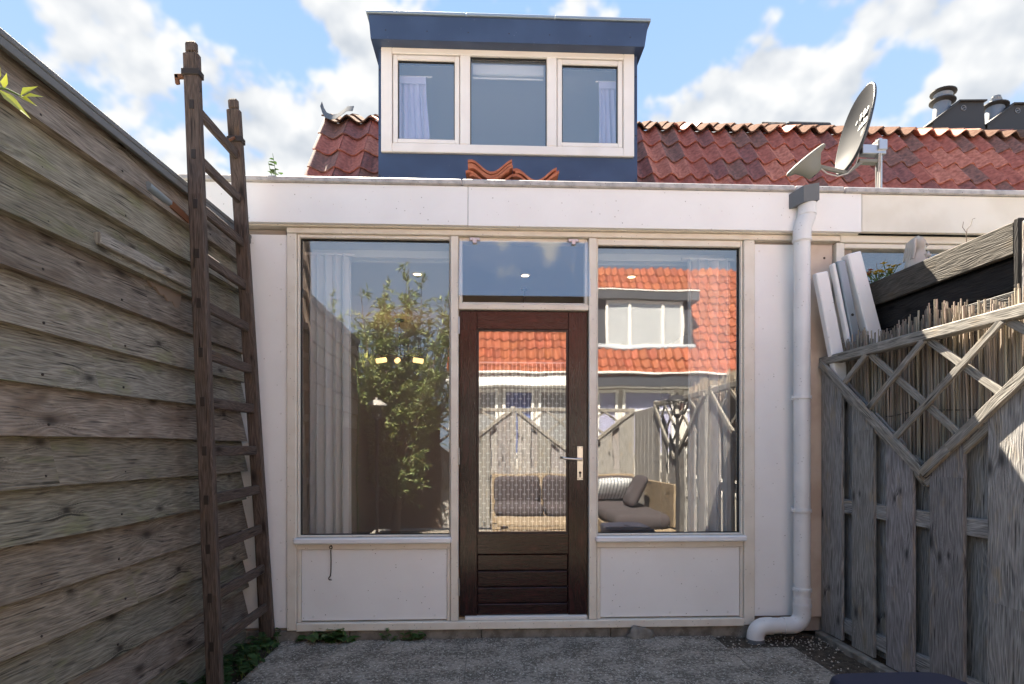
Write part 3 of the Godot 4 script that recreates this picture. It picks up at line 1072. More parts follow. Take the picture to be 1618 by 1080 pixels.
func build_roofs() -> void:
	# the stub between gable and dormer, then the strip up to the next house
	var r1 := roof_deck(house, -2.17, -1.10)
	lay_tiles(r1, -2.18, -1.10, 0.309, 5)
	var r2 := roof_deck(house, 1.51, 2.452)
	lay_tiles(r2, 1.56, 2.52, 0.24, 5, 1)
	# gable wall under the left verge
	var g := M.new()
	g.prism(PackedVector2Array([Vector2(-2.25, 2.93), Vector2(-4.02, 5.46), Vector2(-4.75, 5.88), Vector2(-7.5, 3.5), Vector2(-7.5, 0.0), Vector2(-4.2, 0.0), Vector2(-4.2, 2.93)]), V(-2.165, 0, 0), Vector3.BACK, Vector3.UP, V(0.1, 0, 0))
	part(house, "gable_wall", g, mats.render_wall)
	# bent strip of lead at the top of the verge
	var rows := []
	for j in 3:
		var line := []
		for q in [[-2.19, 5.76, 0.0], [-2.18, 5.73, 0.0], [-2.16, 5.67, 0.01], [-2.12, 5.60, 0.03], [-2.05, 5.565, 0.04], [-1.97, 5.575, 0.05], [-1.90, 5.62, 0.06], [-1.84, 5.675, 0.05], [-1.76, 5.68, 0.05]]:
			line.append(V(q[0], q[1] + 0.025 - j * 0.055, -3.86 + q[2] + j * 0.04))
		rows.append(line)
	var l := M.new()
	l.grid(rows, -1.0)
	var back := []
	for r in rows:
		var line := []
		for p in r:
			line.append(p + V(0, -0.003, -0.004))
		back.append(line)
	l.grid(back, 1.0)
	part(house, "lead_strip", l, mats.gutter_grey)

func build_neighbour() -> void:
	var h := thing("terraced_house", "adjoining house with cream fascia and tan panel behind the reed fence", "house", V(5.0, 0, -2.0))
	for a in [[2.456, 5.2], [5.203, 8.4]]:
		part(h, "fascia_board", bx(V(a[0], 2.652, 0.045), V(a[1], 2.898, 0.078), 0.002), mats.cream_board)
	for a in [[2.3325, 4.6], [4.602, 8.4]]:
		part(h, "roof_trim", bx(V(a[0], 2.90, -0.03), V(a[1], 2.940, 0.094), 0.008), mats.roof_metal)
	part(h, "flat_roof", bx(V(2.454, 2.67, -3.9), V(8.4, 2.922, 0.04)), mats.roofing_felt)
	part(h, "frame_head", bx(V(2.342, 2.60, -0.07), V(8.4, 2.648, 0.026), 0.004), mats.cream_board)
	part(h, "side_panel", bx(V(2.102, 0.1, -0.02), V(2.298, 2.585, 0.004), 0.002), mats.tan_board)
	var sc := M.new()
	sc.lathe([[0.008, 0.0], [0.006, 0.004], [0.0, 0.005]], V(2.245, 2.50, 0.004), Vector3.BACK, 8)
	part(h, "screw", sc, mats.dark_iron)
	part(h, "frame_post", bx(V(2.318, 0.1, -0.07), V(2.375, 2.598, 0.02), 0.004), mats.cream_board)
	part(h, "frame_rail", bx(V(2.377, 2.565, -0.06), V(6.0, 2.597, 0.014), 0.004), mats.cream_board)
	part(h, "frame_rail", bx(V(2.377, 0.6, -0.06), V(6.0, 0.66, 0.014), 0.004), mats.cream_board)
	pane(h, "pane", Transform3D(Basis(), V(2.378, 0.662, -0.03)), 3.6, 1.90)
	part(h, "frame_post", bx(V(6.002, 0.1, -0.07), V(6.06, 2.598, 0.02), 0.004), mats.cream_board)
	part(h, "side_panel", bx(V(6.065, 0.0, -0.05), V(8.4, 2.598, 0.004)), mats.cream_board)
	part(h, "lower_panel", bx(V(2.378, 0.0, -0.05), V(6.0, 0.598, 0.004)), mats.cream_board)
	part(h, "room_floor", bx(V(2.46, 0.02, -4.0), V(8.3, 0.10, -0.12)), mats.floor_wood)
	part(h, "rear_wall", bx(V(2.46, 0.0, -4.2), V(8.4, 5.4, -4.05)), mats.room_wall)
	part(h, "side_wall", bx(V(8.3, 0.0, -4.04), V(8.4, 2.66, -0.06)), mats.render_wall)
	part(h, "roof_end_wall", bx(V(10.2, 0.0, -7.5), V(10.4, 3.4, -2.3)), mats.render_wall)
	var r := roof_deck(h, 2.454, 10.4)
	lay_tiles(r, 2.52, 9.96, 0.24, 5)

# ---------------------------------------------------------------- left fence
func build_left_fence() -> void:
	var o := thing("plank_fence", "tall fence of overlapping weathered horizontal planks behind the ladder", "fence", V(-1.56, 0, 0.0))
	o.rotation.y = -0.033
	for k in 14:
		var y := 0.158 + 0.1857 * (k - 1)
		var top := y + 0.205
		if k == 0:
			y = -0.01
		if k == 13:
			top = 2.57
		var m := M.new()
		m.uo = Vector2(R(0, 4), R(0, 4))
		var tone := R(0.66, 1.02)
		m.col = Color(tone * R(0.98, 1.09), tone, tone * R(0.92, 1.03))
		var z0 := 0.012 + R(0.0, 0.03)
		var z1 := 3.54
		# in short lengths, so that the lower edge wanders a little
		var n := 12
		var cuts := []
		for i in n + 1:
			var z := lerpf(z0, z1, i / float(n))
			var wob := 0.004 * sin(z * 2.3 + k * 1.7) + R(-0.0012, 0.0012)
			var lean := 0.003 * sin(z * 1.7 + k)
			cuts.append([V(-1.566, y + wob, z), V(-1.508 + lean, y + wob, z), V(-1.555, top, z), V(-1.566, top, z)])
		for i in n:
			var a: Array = cuts[i]
			var b: Array = cuts[i + 1]
			var ctr: Vector3 = (a[0] + a[2] + b[0] + b[2]) / 4.0
			for e in 4:
				var e2 := (e + 1) % 4
				m.face([a[e], b[e], b[e2], a[e2]], ctr, Vector3.BACK, V(0.35, 1.0, 0))
		m.face(cuts[0], cuts[1][0], Vector3.UP)
		m.face(cuts[n], cuts[n - 1][0], Vector3.UP)
		part(o, "plank", m, mats.weathered_plank if k % 3 != 1 else mats.brown_weathered_plank)
	part(o, "top_strip", bx(V(-1.60, 2.571, 0.0), V(-1.495, 2.594, 3.56), 0.003), mats.gutter_grey)
	part(o, "top_lip", bx(V(-1.505, 2.540, 0.0), V(-1.498, 2.5705, 3.56), 0.002), mats.gutter_grey)
	for z in [0.06, 1.2, 2.35, 3.48]:
		part(o, "post", bx(V(-1.64, -0.05, z - 0.035), V(-1.568, 2.565, z + 0.035), 0.004), mats.weathered_plank)
	part(o, "end_board", bx(V(-1.57, -0.02, 3.545), V(-1.518, 2.565, 3.565), 0.003), mats.weathered_plank)
	# nail heads in pairs
	for k in 14:
		for z in [0.5, 1.2, 1.62, 2.35]:
			var y: float = 0.158 + 0.1857 * (k - 1) + 0.035 + R(-0.008, 0.012)
			if y < 0.05:
				continue
			var m := M.new()
			m.lathe([[0.006, 0.0], [0.005, 0.003], [0.0, 0.004]], V(-1.517, y, z + R(-0.03, 0.03)), Vector3.RIGHT, 6)
			part(o, "nail", m, mats.dark_iron)
	# nailed batten and torn remains between the upper planks
	var b := M.new()
	b.uo = Vector2(0.7, 0.3)
	b.cbox(V(-1.54, 2.055, 0.69), V(-1.495, 2.105, 1.36), 0.003)
	part(o, "batten", b, mats.lattice_wood)
	var sc := M.new()
	sc.tube([V(-1.522, 2.437, 0.84), V(-1.512, 2.432, 0.93), V(-1.517, 2.442, 1.03)], [0.018, 0.02, 0.021], 7)
	part(o, "metal_scrap", sc, mats.galvanised)
	var sp := M.new()
	sp.hexa([V(-1.53, 2.40, 0.71), V(-1.50, 2.39, 0.71), V(-1.505, 2.412, 0.86), V(-1.53, 2.41, 0.86), V(-1.53, 2.425, 0.69), V(-1.495, 2.42, 0.70), V(-1.50, 2.445, 0.85), V(-1.53, 2.455, 0.86)])
	part(o, "splinter", sp, mats.rust)
	var sp2 := M.new()
	sp2.prism(PackedVector2Array([Vector2(0.72, 2.045), Vector2(0.98, 2.05), Vector2(1.0, 2.02), Vector2(0.965, 1.995), Vector2(0.94, 2.0), Vector2(0.90, 1.972), Vector2(0.87, 1.98), Vector2(0.84, 1.955), Vector2(0.80, 1.965), Vector2(0.775, 1.94), Vector2(0.745, 1.945), Vector2(0.73, 1.975)]), V(-1.546, 0, 0), Vector3.BACK, Vector3.UP, V(0.012, 0, 0), Vector3.BACK)
	part(o, "torn_bark", sp2, mats.bark_torn)
	o.position.x = -1.585

# ---------------------------------------------------------------- fences with a lattice
# local frame: x along the fence, y up, z towards the garden
func lattice_panel(f: Transform3D, label: String, group: String) -> Node3D:
	var o := thing("lattice_fence_panel", label, "fence panel", f.origin, group)
	o.basis = f.basis
	var loc := func(called: String, m: M, mt: Material) -> void:
		var q := MeshInstance3D.new()
		q.name = called
		q.mesh = m.mesh()
		q.material_override = mt
		o.add_child(q, true)
	var L := 1.79
	var ax := 0.885
	var ytop := 1.80
	var yap := 1.10
	var vee := func(t: float) -> float:
		return yap + (ytop - yap) * absf(t - ax) / ax
	for layer in 2:
		var spots := [[0.009, 0.204], [0.306, 0.500], [0.607, 0.804], [0.92, 1.121], [1.255, 1.458], [1.56, 1.76]] if layer == 0 else [[0.14, 0.37], [0.435, 0.67], [0.745, 0.98], [1.065, 1.31], [1.40, 1.62]]
		for s in spots:
			var m := M.new()
			m.uo = Vector2(R(0, 4), R(0, 4))
			var tone := R(0.72, 1.08)
			m.col = Color(tone, tone * R(0.98, 1.02), tone * R(0.97, 1.06))
			var a: float = s[0]
			var b: float = s[1]
			var poly := PackedVector2Array([Vector2(a + R(-0.003, 0.003), 0.02), Vector2(b, 0.02)])
			poly.append(Vector2(b, minf(vee.call(b) - 0.02, 1.765)))
			if a < ax and b > ax:
				poly.append(Vector2(ax, vee.call(ax) - 0.02))
			poly.append(Vector2(a, minf(vee.call(a) - 0.02, 1.765)))
			m.prism(poly, V(0, 0, 0.018 if layer == 0 else -0.036), Vector3.RIGHT, Vector3.UP, V(0, 0, 0.018))
			loc.call("board", m, mats.fence_board)
	for y in [0.07, 0.82]:
		var m := M.new()
		m.uo = Vector2(R(0, 4), R(0, 4))
		m.cbox(V(0, y, -0.017), V(L, y + 0.085, 0.017), 0.003)
		loc.call("rail", m, mats.fence_board)
	for x in [-0.025, L - 0.01]:
		var m := M.new()
		m.uo = Vector2(R(0, 4), R(0, 4))
		m.cbox(V(x, 0.0, -0.03), V(x + 0.034, 1.77, 0.03), 0.004)
		loc.call("side_rail", m, mats.fence_board)
	var tr := M.new()
	tr.uo = Vector2(R(0, 4), R(0, 4))
	tr.cbox(V(-0.03, 1.775, -0.02), V(L + 0.03, 1.83, 0.045), 0.005)
	loc.call("top_rail", tr, mats.lattice_wood)
	for s in [-1.0, 1.0]:
		var e := V(0.0 if s < 0 else 2 * ax, 1.785, 0)
		for k in 2:
			var m := M.new()
			m.uo = Vector2(R(0, 4), R(0, 4))
			m.bar(e + V(0, -0.055 * k, 0.046 - 0.026 * k), V(ax, yap - 0.055 * k, 0.046 - 0.026 * k + 0.002 * s), 0.052 - 0.012 * k, 0.024, Vector3.BACK, 0.004)
			loc.call("arm", m, mats.lattice_wood)
	for k in [1, 2, 3]:
		var q: float = k / 4.0
		for s in [-1.0, 1.0]:
			var m := M.new()
			m.uo = Vector2(R(0, 4), R(0, 4))
			var on_arm := V(ax + s * ax * (1.0 - q), lerpf(ytop, yap, q), 0.036 if s < 0 else 0.017)
			var on_top := V(ax + s * ax * (1.0 - 2.0 * q), 1.78, on_arm.z)
			m.bar(on_arm, on_top, 0.036, 0.017, Vector3.BACK, 0.003)
			loc.call("slat", m, mats.lattice_wood)
	return o

func fence_post(p: Vector3, label: String, h := 1.86) -> void:
	var o := thing("fence_post", label, "post", p)
	var m := M.new()
	m.uo = Vector2(R(0, 4), R(0, 4))
	m.cbox(p + V(-0.034, -0.05, -0.034), p + V(0.034, h, 0.034), 0.006)
	part(o, "post", m, mats.fence_board)

func build_right_fence() -> void:
	var b := Basis(Vector3.BACK, Vector3.UP, Vector3.LEFT)
	lattice_panel(Transform3D(b, V(2.25, 0, 0.035)), "grey wooden fence panel with V-shaped lattice beside the drainpipe", "")
	fence_post(V(2.26, 0, 1.90), "square wooden post after the first lattice panel from the drainpipe")
	lattice_panel(Transform3D(b, V(2.25, 0, 1.975)), "grey wooden lattice panel between the second and third right-hand posts", "")
	fence_post(V(2.26, 0, 3.84), "square wooden post before the corner of the garden sofa")
	var s := thing("board_fence", "short plain board fence closing the corner behind the sofa", "fence", V(2.25, 0, 4.35))
	for k in 5:
		var m := M.new()
		m.uo = Vector2(R(0, 4), R(0, 4))
		m.cbox(V(2.23, 0.02, 3.90 + k * 0.19), V(2.25, 1.78, 4.075 + k * 0.19), 0.003)
		part(s, "board", m, mats.fence_board)
	part(s, "rail", bx(V(2.252, 0.8, 3.89), V(2.285, 0.88, 4.85), 0.003), mats.fence_board)
	# reed screen tied behind the lattice
	var o := thing("reed_screen", "tied brown reed matting rising behind the lattice of the fence", "reed screen", V(2.315, 0.9, 1.0))
	var reed := M.new()
	reed.tube([V(0, 0, 0), V(0, 0.5, 0), V(0, 1, 0)], [1.0, 0.95, 0.8], 5)
	var mm := MultiMesh.new()
	mm.transform_format = MultiMesh.TRANSFORM_3D
	mm.use_colors = true
	mm.mesh = reed.mesh()
	var cnt := 780
	mm.instance_count = cnt
	for i in cnt:
		var z := 0.03 + (i % 390) / 389.0 * 2.6 + R(-0.003, 0.003)
		var top := 1.905 + 0.035 * sin(z * 9.0) + R(-0.06, 0.055) - 0.04 * smoothstep(0.35, 0.0, z)
		var r := R(0.0032, 0.0060)
		var y0 := 0.93
		var t := Basis.from_euler(V(R(-0.035, 0.035), R(0, 6), R(-0.02, 0.02))).scaled_local(V(r, top - y0, r))
		mm.set_instance_transform(i, Transform3D(t, V(2.308 + 0.012 * (i / 390) + R(-0.004, 0.004), y0, z) - origin(o)))
		var g := R(0.45, 1.15)
		mm.set_instance_color(i, Color(0.37 * g, 0.31 * g * R(0.93, 1.05), 0.24 * g))
	var mi := MultiMeshInstance3D.new()
	mi.name = "reeds"
	mi.multimesh = mm
	var rm := mat("reed", Color.WHITE, 0.75)
	rm.vertex_color_use_as_albedo = true
	mi.material_override = rm
	mi.set_meta("kind", "stuff")
	o.add_child(mi)
	for y in [1.05, 1.42, 1.815]:
		var w := M.new()
		var pts := []
		for i in 30:
			pts.append(V(2.300 + R(-0.001, 0.001), y + 0.01 * sin(i * 0.9) + R(-0.002, 0.002), 0.03 + i * 2.6 / 29.0))
		w.tube(pts, 0.0018, 5)
		part(o, "binding_wire", w, mats.dark_iron)

# ---------------------------------------------------------------- what stands beyond the right fence
func build_beyond_fence() -> void:
	var s := thing("garden_shed", "low black tarred plank shed rising above the reed matting", "shed", V(2.9, 0, 0.6))
	var ys := [2.305, 2.145, 1.985, 1.82, 1.65, 1.49]
	for k in 5:
		var m := M.new()
		m.uo = Vector2(R(0, 4), R(0, 4))
		var x := 2.49 if k == 0 else 2.525 + 0.004 * (k % 2)
		m.cbox(V(x, ys[k + 1] + 0.004, 0.025), V(x + 0.03, ys[k], 1.125), 0.005)
		part(s, "plank", m, mats.tarred_grey_wood if k == 0 else mats.black_wood)
	part(s, "body", bx(V(2.56, 0.0, 0.03), V(3.4, 2.28, 1.12)), mats.black_wood)
	part(s, "corner_board", bx(V(2.485, 1.4, 1.127), V(2.56, 2.312, 1.155), 0.004), mats.black_wood)
	part(s, "roof_board", bx(V(2.522, 2.282, 0.03), V(3.4, 2.296, 1.12)), mats.black_wood)
	fence_post(V(2.50, 0, 1.22), "rough grey post standing at the corner of the black shed", 2.28)
	# boards leaning out over the fence
	var lean := [[V(2.14, 2.36, 0.13), V(2.30, 1.55, 0.13), 0.082, 0.05, "white_board", "broken white board leaning against the house next to the drainpipe"],
		[V(2.205, 2.41, 0.155), V(2.375, 1.60, 0.155), 0.022, 0.045, "white_board", "thin white batten leaning between the broken board and the steel post"],
		[V(2.248, 2.425, 0.16), V(2.418, 1.60, 0.16), 0.056, 0.05, "galvanised", "grey galvanised steel post leaning between white boards"],
		[V(2.318, 2.47, 0.17), V(2.545, 1.62, 0.17), 0.092, 0.075, "white_board", "thick white beam leaning beside the black shed"]]
	for a in lean:
		var o := thing("leaning_board" if a[4] == "white_board" else "leaning_post", a[5], "board" if a[4] == "white_board" else "post", a[1])
		var m := M.new()
		m.bar(a[1], a[0], a[2], a[3], Vector3.BACK, 0.006)
		part(o, "board" if a[4] == "white_board" else "post", m, mats[a[4]])
		if a[4] == "galvanised":
			var k := M.new()
			k.lathe([[0.009, 0.0], [0.009, 0.002], [0.0, 0.002]], (a[0] as Vector3).lerp(a[1], 0.42) + V(0, 0, 0.0255), Vector3.BACK, 10)
			part(o, "bolt_hole", k, mats.rubber)
	# small figure on the shed roof
	var p := V(2.63, 2.297, 0.33)
	var f := thing("garden_statue", "small pale stone figure of a veiled bowed head on the shed", "statue", p)
	var m := M.new()
	var rows := []
	var prof := [[0.0, 0.075, 0.06, 0.0], [0.03, 0.07, 0.055, 0.0], [0.08, 0.058, 0.05, 0.0], [0.115, 0.05, 0.042, 0.004], [0.135, 0.034, 0.034, 0.01], [0.15, 0.036, 0.038, 0.012], [0.175, 0.044, 0.046, 0.010], [0.20, 0.042, 0.046, 0.004], [0.218, 0.03, 0.034, 0.0], [0.23, 0.002, 0.002, 0.0]]
	for q in prof:
		var line := []
		for i in 19:
			var a := TAU * i / 18.0
			var fold := 1.0 + 0.10 * sin(a * 5.0 + q[0] * 30.0) * (1.0 if q[0] < 0.14 or cos(a) < 0.2 else 0.2)
			var face_cut := 0.82 if q[0] > 0.14 and q[0] < 0.2 and cos(a - 0.5) > 0.75 else 1.0
			line.append(p + V(q[3] + cos(a) * q[1] * fold * face_cut, q[0], sin(a) * q[2] * fold * face_cut))
		rows.append(line)
	m.grid(rows, -1.0, 1, 1, true)
	var fig := part(f, "figure", m, mats.stone_white)
	var veil := M.new()
	for k in 5:
		var zz := -0.03 + 0.014 * k
		veil.tube([p + V(0.0, 0.224, zz * 0.5), p + V(-0.034, 0.195, zz), p + V(-0.040, 0.14, zz * 1.3), p + V(-0.052, 0.085, zz * 1.4)], [0.010, 0.011, 0.010, 0.005], 6)
	part(fig, "veil", veil, mats.stone_white)
	var nose := M.new()
	nose.tube([p + V(0.045, 0.185, 0.018), p + V(0.057, 0.172, 0.024), p + V(0.046, 0.165, 0.018)], [0.005, 0.007, 0.004], 6)
	nose.tube([p + V(0.02, 0.10, 0.045), p + V(0.055, 0.105, 0.03), p + V(0.06, 0.135, 0.012)], [0.014, 0.012, 0.008], 6)
	part(fig, "hands_and_face", nose, mats.stone_white)
	# flowers growing on the shed roof
	for a in [[V(2.545, 2.300, 0.20), 12, "petal_yellow", "yellow_flower", "clump of yellow flowers next to the stone figure"], [V(2.545, 2.300, 0.10), 9, "petal_yellow", "yellow_flower", "low yellow flower clump on the shed edge below the figure"], [V(2.545, 2.300, 0.05), 7, "leaf_red", "red_leaf_plant", "small red leaved plant at the house end of the shed"]]:
		var o := thing(a[3], a[4], "plant", a[0])
		var st := M.new()
		var pe := M.new()
		for i in a[1]:
			var q: Vector3 = a[0] + V(R(-0.06, 0.06), R(0.04, 0.10), R(-0.06, 0.06))
			st.tube([a[0] + V(R(-0.02, 0.02), -0.002, R(-0.02, 0.02)), q], 0.0025, 5)
			for e in 6:
				var d := Basis(Vector3.UP, e * TAU / 6.0 + R(-0.2, 0.2)) * V(1, R(0.1, 0.6), 0)
				leaf(pe, q, d.normalized() * R(0.018, 0.030), 0.010, Vector3.UP)
		part(o, "stem", st, mats.stem_green)
		part(o, "petals" if a[2] == "petal_yellow" else "leaves", pe, mats[a[2]])

# one leaf: a folded blade from p along d, w half-width
func leaf(m: M, p: Vector3, d: Vector3, w: float, up: Vector3, tone := 1.0) -> void:
	var s := d.cross(up)
	if s.length() < 1e-5:
		s = d.cross(Vector3.RIGHT)
	s = s.normalized()
	var nn := s.cross(d).normalized()
	m.col = Color(tone, tone, tone)
	var a := p + d * 0.35 + s * w + nn * w * 0.35
	var b := p + d * 0.35 - s * w + nn * w * 0.35
	var c := p + d * 0.4
	var tip := p + d - nn * d.length() * 0.08
	var na := (nn - s * 0.35).normalized()
	var nb := (nn + s * 0.35).normalized()
	m.tri(p, a, c, na, na, na)
	m.tri(a, tip, c, na, na, na)
	m.tri(p, b, c, nb, nb, nb)
	m.tri(b, tip, c, nb, nb, nb)

# ---------------------------------------------------------------- ladder
func build_ladder() -> void:
	var o := thing("ladder", "old dark brown wooden ladder leaning against the plank fence", "ladder", V(-1.37, 0, 0.42))
	var a0 := V(-1.375, 0.0, 0.80)
	var a1 := V(-1.478, 3.25, 0.83)
	var b0 := V(-1.385, 0.0, 0.075)
	var b1 := V(-1.478, 3.25, 0.365)
	for s in [[a0, a1], [b0, b1]]:
		var m := M.new()
		m.uo = Vector2(R(0, 4), R(0, 4))
		var d: Vector3 = (s[1] - s[0]).normalized()
		m.bar(s[0], s[1] - d * 0.06, 0.074, 0.042, Vector3.BACK, 0.006)
		m.bar(s[1] - d * 0.061, s[1], 0.056, 0.036, Vector3.BACK, 0.012)
		part(o, "stile", m, mats.ladder_wood)
	for k in 12:
		var y := 0.235 + 0.245 * k
		var p := a0.lerp(a1, y / 3.25)
		var q := b0.lerp(b1, y / 3.25)
		var m := M.new()
		m.uo = Vector2(R(0, 4), R(0, 4))
		m.bar(p + V(0, 0, -0.015), q + V(0, R(-0.006, 0.006), 0.015), 0.026, 0.055, Vector3.UP, 0.006)
		part(o, "rung", m, mats.ladder_wood)
		# tenon ends showing through the near stile
		var e := M.new()
		e.cbox(p + V(-0.012, -0.024, 0.016), p + V(0.012, 0.024, 0.0235), 0.003)
		part(o, "tenon", e, mats.dark_iron)
	# iron strap and hook
	for s in [[a0, a1, 3.09, 1.0], [b0, b1, 3.02, -1.0]]:
		var p: Vector3 = (s[0] as Vector3).lerp(s[1], s[2] / 3.25)
		var m := M.new()
		m.cbox(p + V(-0.044, -0.016, -0.027), p + V(0.044, 0.016, 0.027), 0.003)
		var band := part(o, "iron_strap", m, mats.dark_iron)
		var h := M.new()
		if s[3] > 0:
			h.bar(p + V(-0.04, -0.012, 0.0), p + V(-0.085, -0.014, 0.0), 0.024, 0.016, Vector3.BACK, 0.003)
			h.bar(p + V(-0.078, -0.002, 0.0), p + V(-0.072, -0.052, 0.0), 0.02, 0.016, Vector3.BACK, 0.003)
		else:
			h.bar(p + V(0.0, 0.004, 0.026), p + V(-0.01, -0.03, 0.06), 0.02, 0.014, Vector3.UP, 0.003)
		part(band, "hook", h, mats.rust)
	# a loose lath standing between fence and front
	var l := thing("wooden_lath", "narrow dark lath standing upright between ladder and house corner", "lath", V(-1.44, 0, 0.04))
	var lm := M.new()
	lm.bar(V(-1.425, -0.02, 0.05), V(-1.49, 1.3, 0.035), 0.05, 0.02, Vector3.BACK, 0.003)
	part(l, "lath", lm, mats.ladder_wood)

# ---------------------------------------------------------------- downpipe
func build_pipe() -> void:
	var o := thing("drainpipe", "pale grey plastic drainpipe running down the front beside the lattice fence", "drainpipe", V(1.72, 0, 0.12))
	var P: StandardMaterial3D = mats.pipe_plastic
	var r := 0.050
	var c := V(2.03, 0, 0.115)
	var main := M.new()
	main.tube([c + V(0, 0.16, 0), c + V(0, 1.2, 0), c + V(0, 2.60, 0)], r, 20)
	part(o, "pipe", main, P)
	var off := M.new()
	off.tube([c + V(0, 2.56, 0), c + V(0, 2.63, 0), c + V(0.012, 2.68, 0), c + V(0.028, 2.72, 0), c + V(0.032, 2.76, 0), c + V(0.032, 2.83, 0)], r + 0.005, 20)
	part(o, "offset_bend", off, P)
	for y in [2.565, 2.735]:
		var m := M.new()
		var dx := 0.0 if y < 2.6 else 0.030
		m.lathe([[r + 0.004, 0.0], [r + 0.009, 0.002], [r + 0.009, 0.012], [r + 0.004, 0.014]], c + V(dx, y, 0), Vector3.UP, 20)
		part(o, "joint_ring", m, P)
	# outlet box under the roof edge
	var bxm := M.new()
	bxm.hexa([V(1.962, 2.79, 0.080), V(2.112, 2.815, 0.080), V(2.112, 2.815, 0.172), V(2.01, 2.80, 0.172), V(1.962, 2.885, 0.080), V(2.112, 2.925, 0.080), V(2.112, 2.925, 0.172), V(2.01, 2.905, 0.172)])
	part(o, "outlet_box", bxm, mats.gutter_grey)
	# bend at the foot: across to the left, then into the ground
	var bend := M.new()
	var pts := []
	for k in 7:
		var a := k / 6.0 * PI / 2
		pts.append(V(2.03 - 0.075 + 0.075 * cos(a), 0.155 - 0.075 * sin(a), 0.115))
	bend.tube([V(2.03, 0.26, 0.115)] + pts + [V(1.90, 0.080, 0.115)], r + 0.004, 20)
	part(o, "bend", bend, P)
	var hor := M.new()
	hor.tube([V(1.92, 0.080, 0.115), V(1.80, 0.080, 0.118)], r, 20)
	part(o, "pipe", hor, P)
	var b2 := M.new()
	pts = []
	for k in 7:
		var a := k / 6.0 * PI / 2
		pts.append(V(1.79 - 0.07 * sin(a), 0.080 - 0.07 + 0.07 * cos(a), 0.118))
	b2.tube([V(1.83, 0.080, 0.118)] + pts + [V(1.72, -0.006, 0.118)], r + 0.004, 20)
	part(o, "bend", b2, P)
	var gm := M.new()
	gm.tube([V(1.72, 0.0, 0.118), V(1.72, -0.15, 0.118)], r + 0.008, 20)
	part(o, "ground_socket", gm, mats.gutter_grey)
	for y in [1.545, 0.812, 0.30, 0.20]:
		var m := M.new()
		m.lathe([[r, 0.0], [r + 0.007, 0.002], [r + 0.007, 0.022], [r, 0.024]], c + V(0, y, 0), Vector3.UP, 20)
		if y > 0.5:
			m.cbox(V(2.015, y, 0.006), V(2.045, y + 0.024, 0.07), 0.002)
			m.cbox(V(1.962, y + 0.003, 0.105), V(1.984, y + 0.021, 0.125), 0.002)
		part(o, "bracket" if y > 0.5 else "joint_ring", m, P)

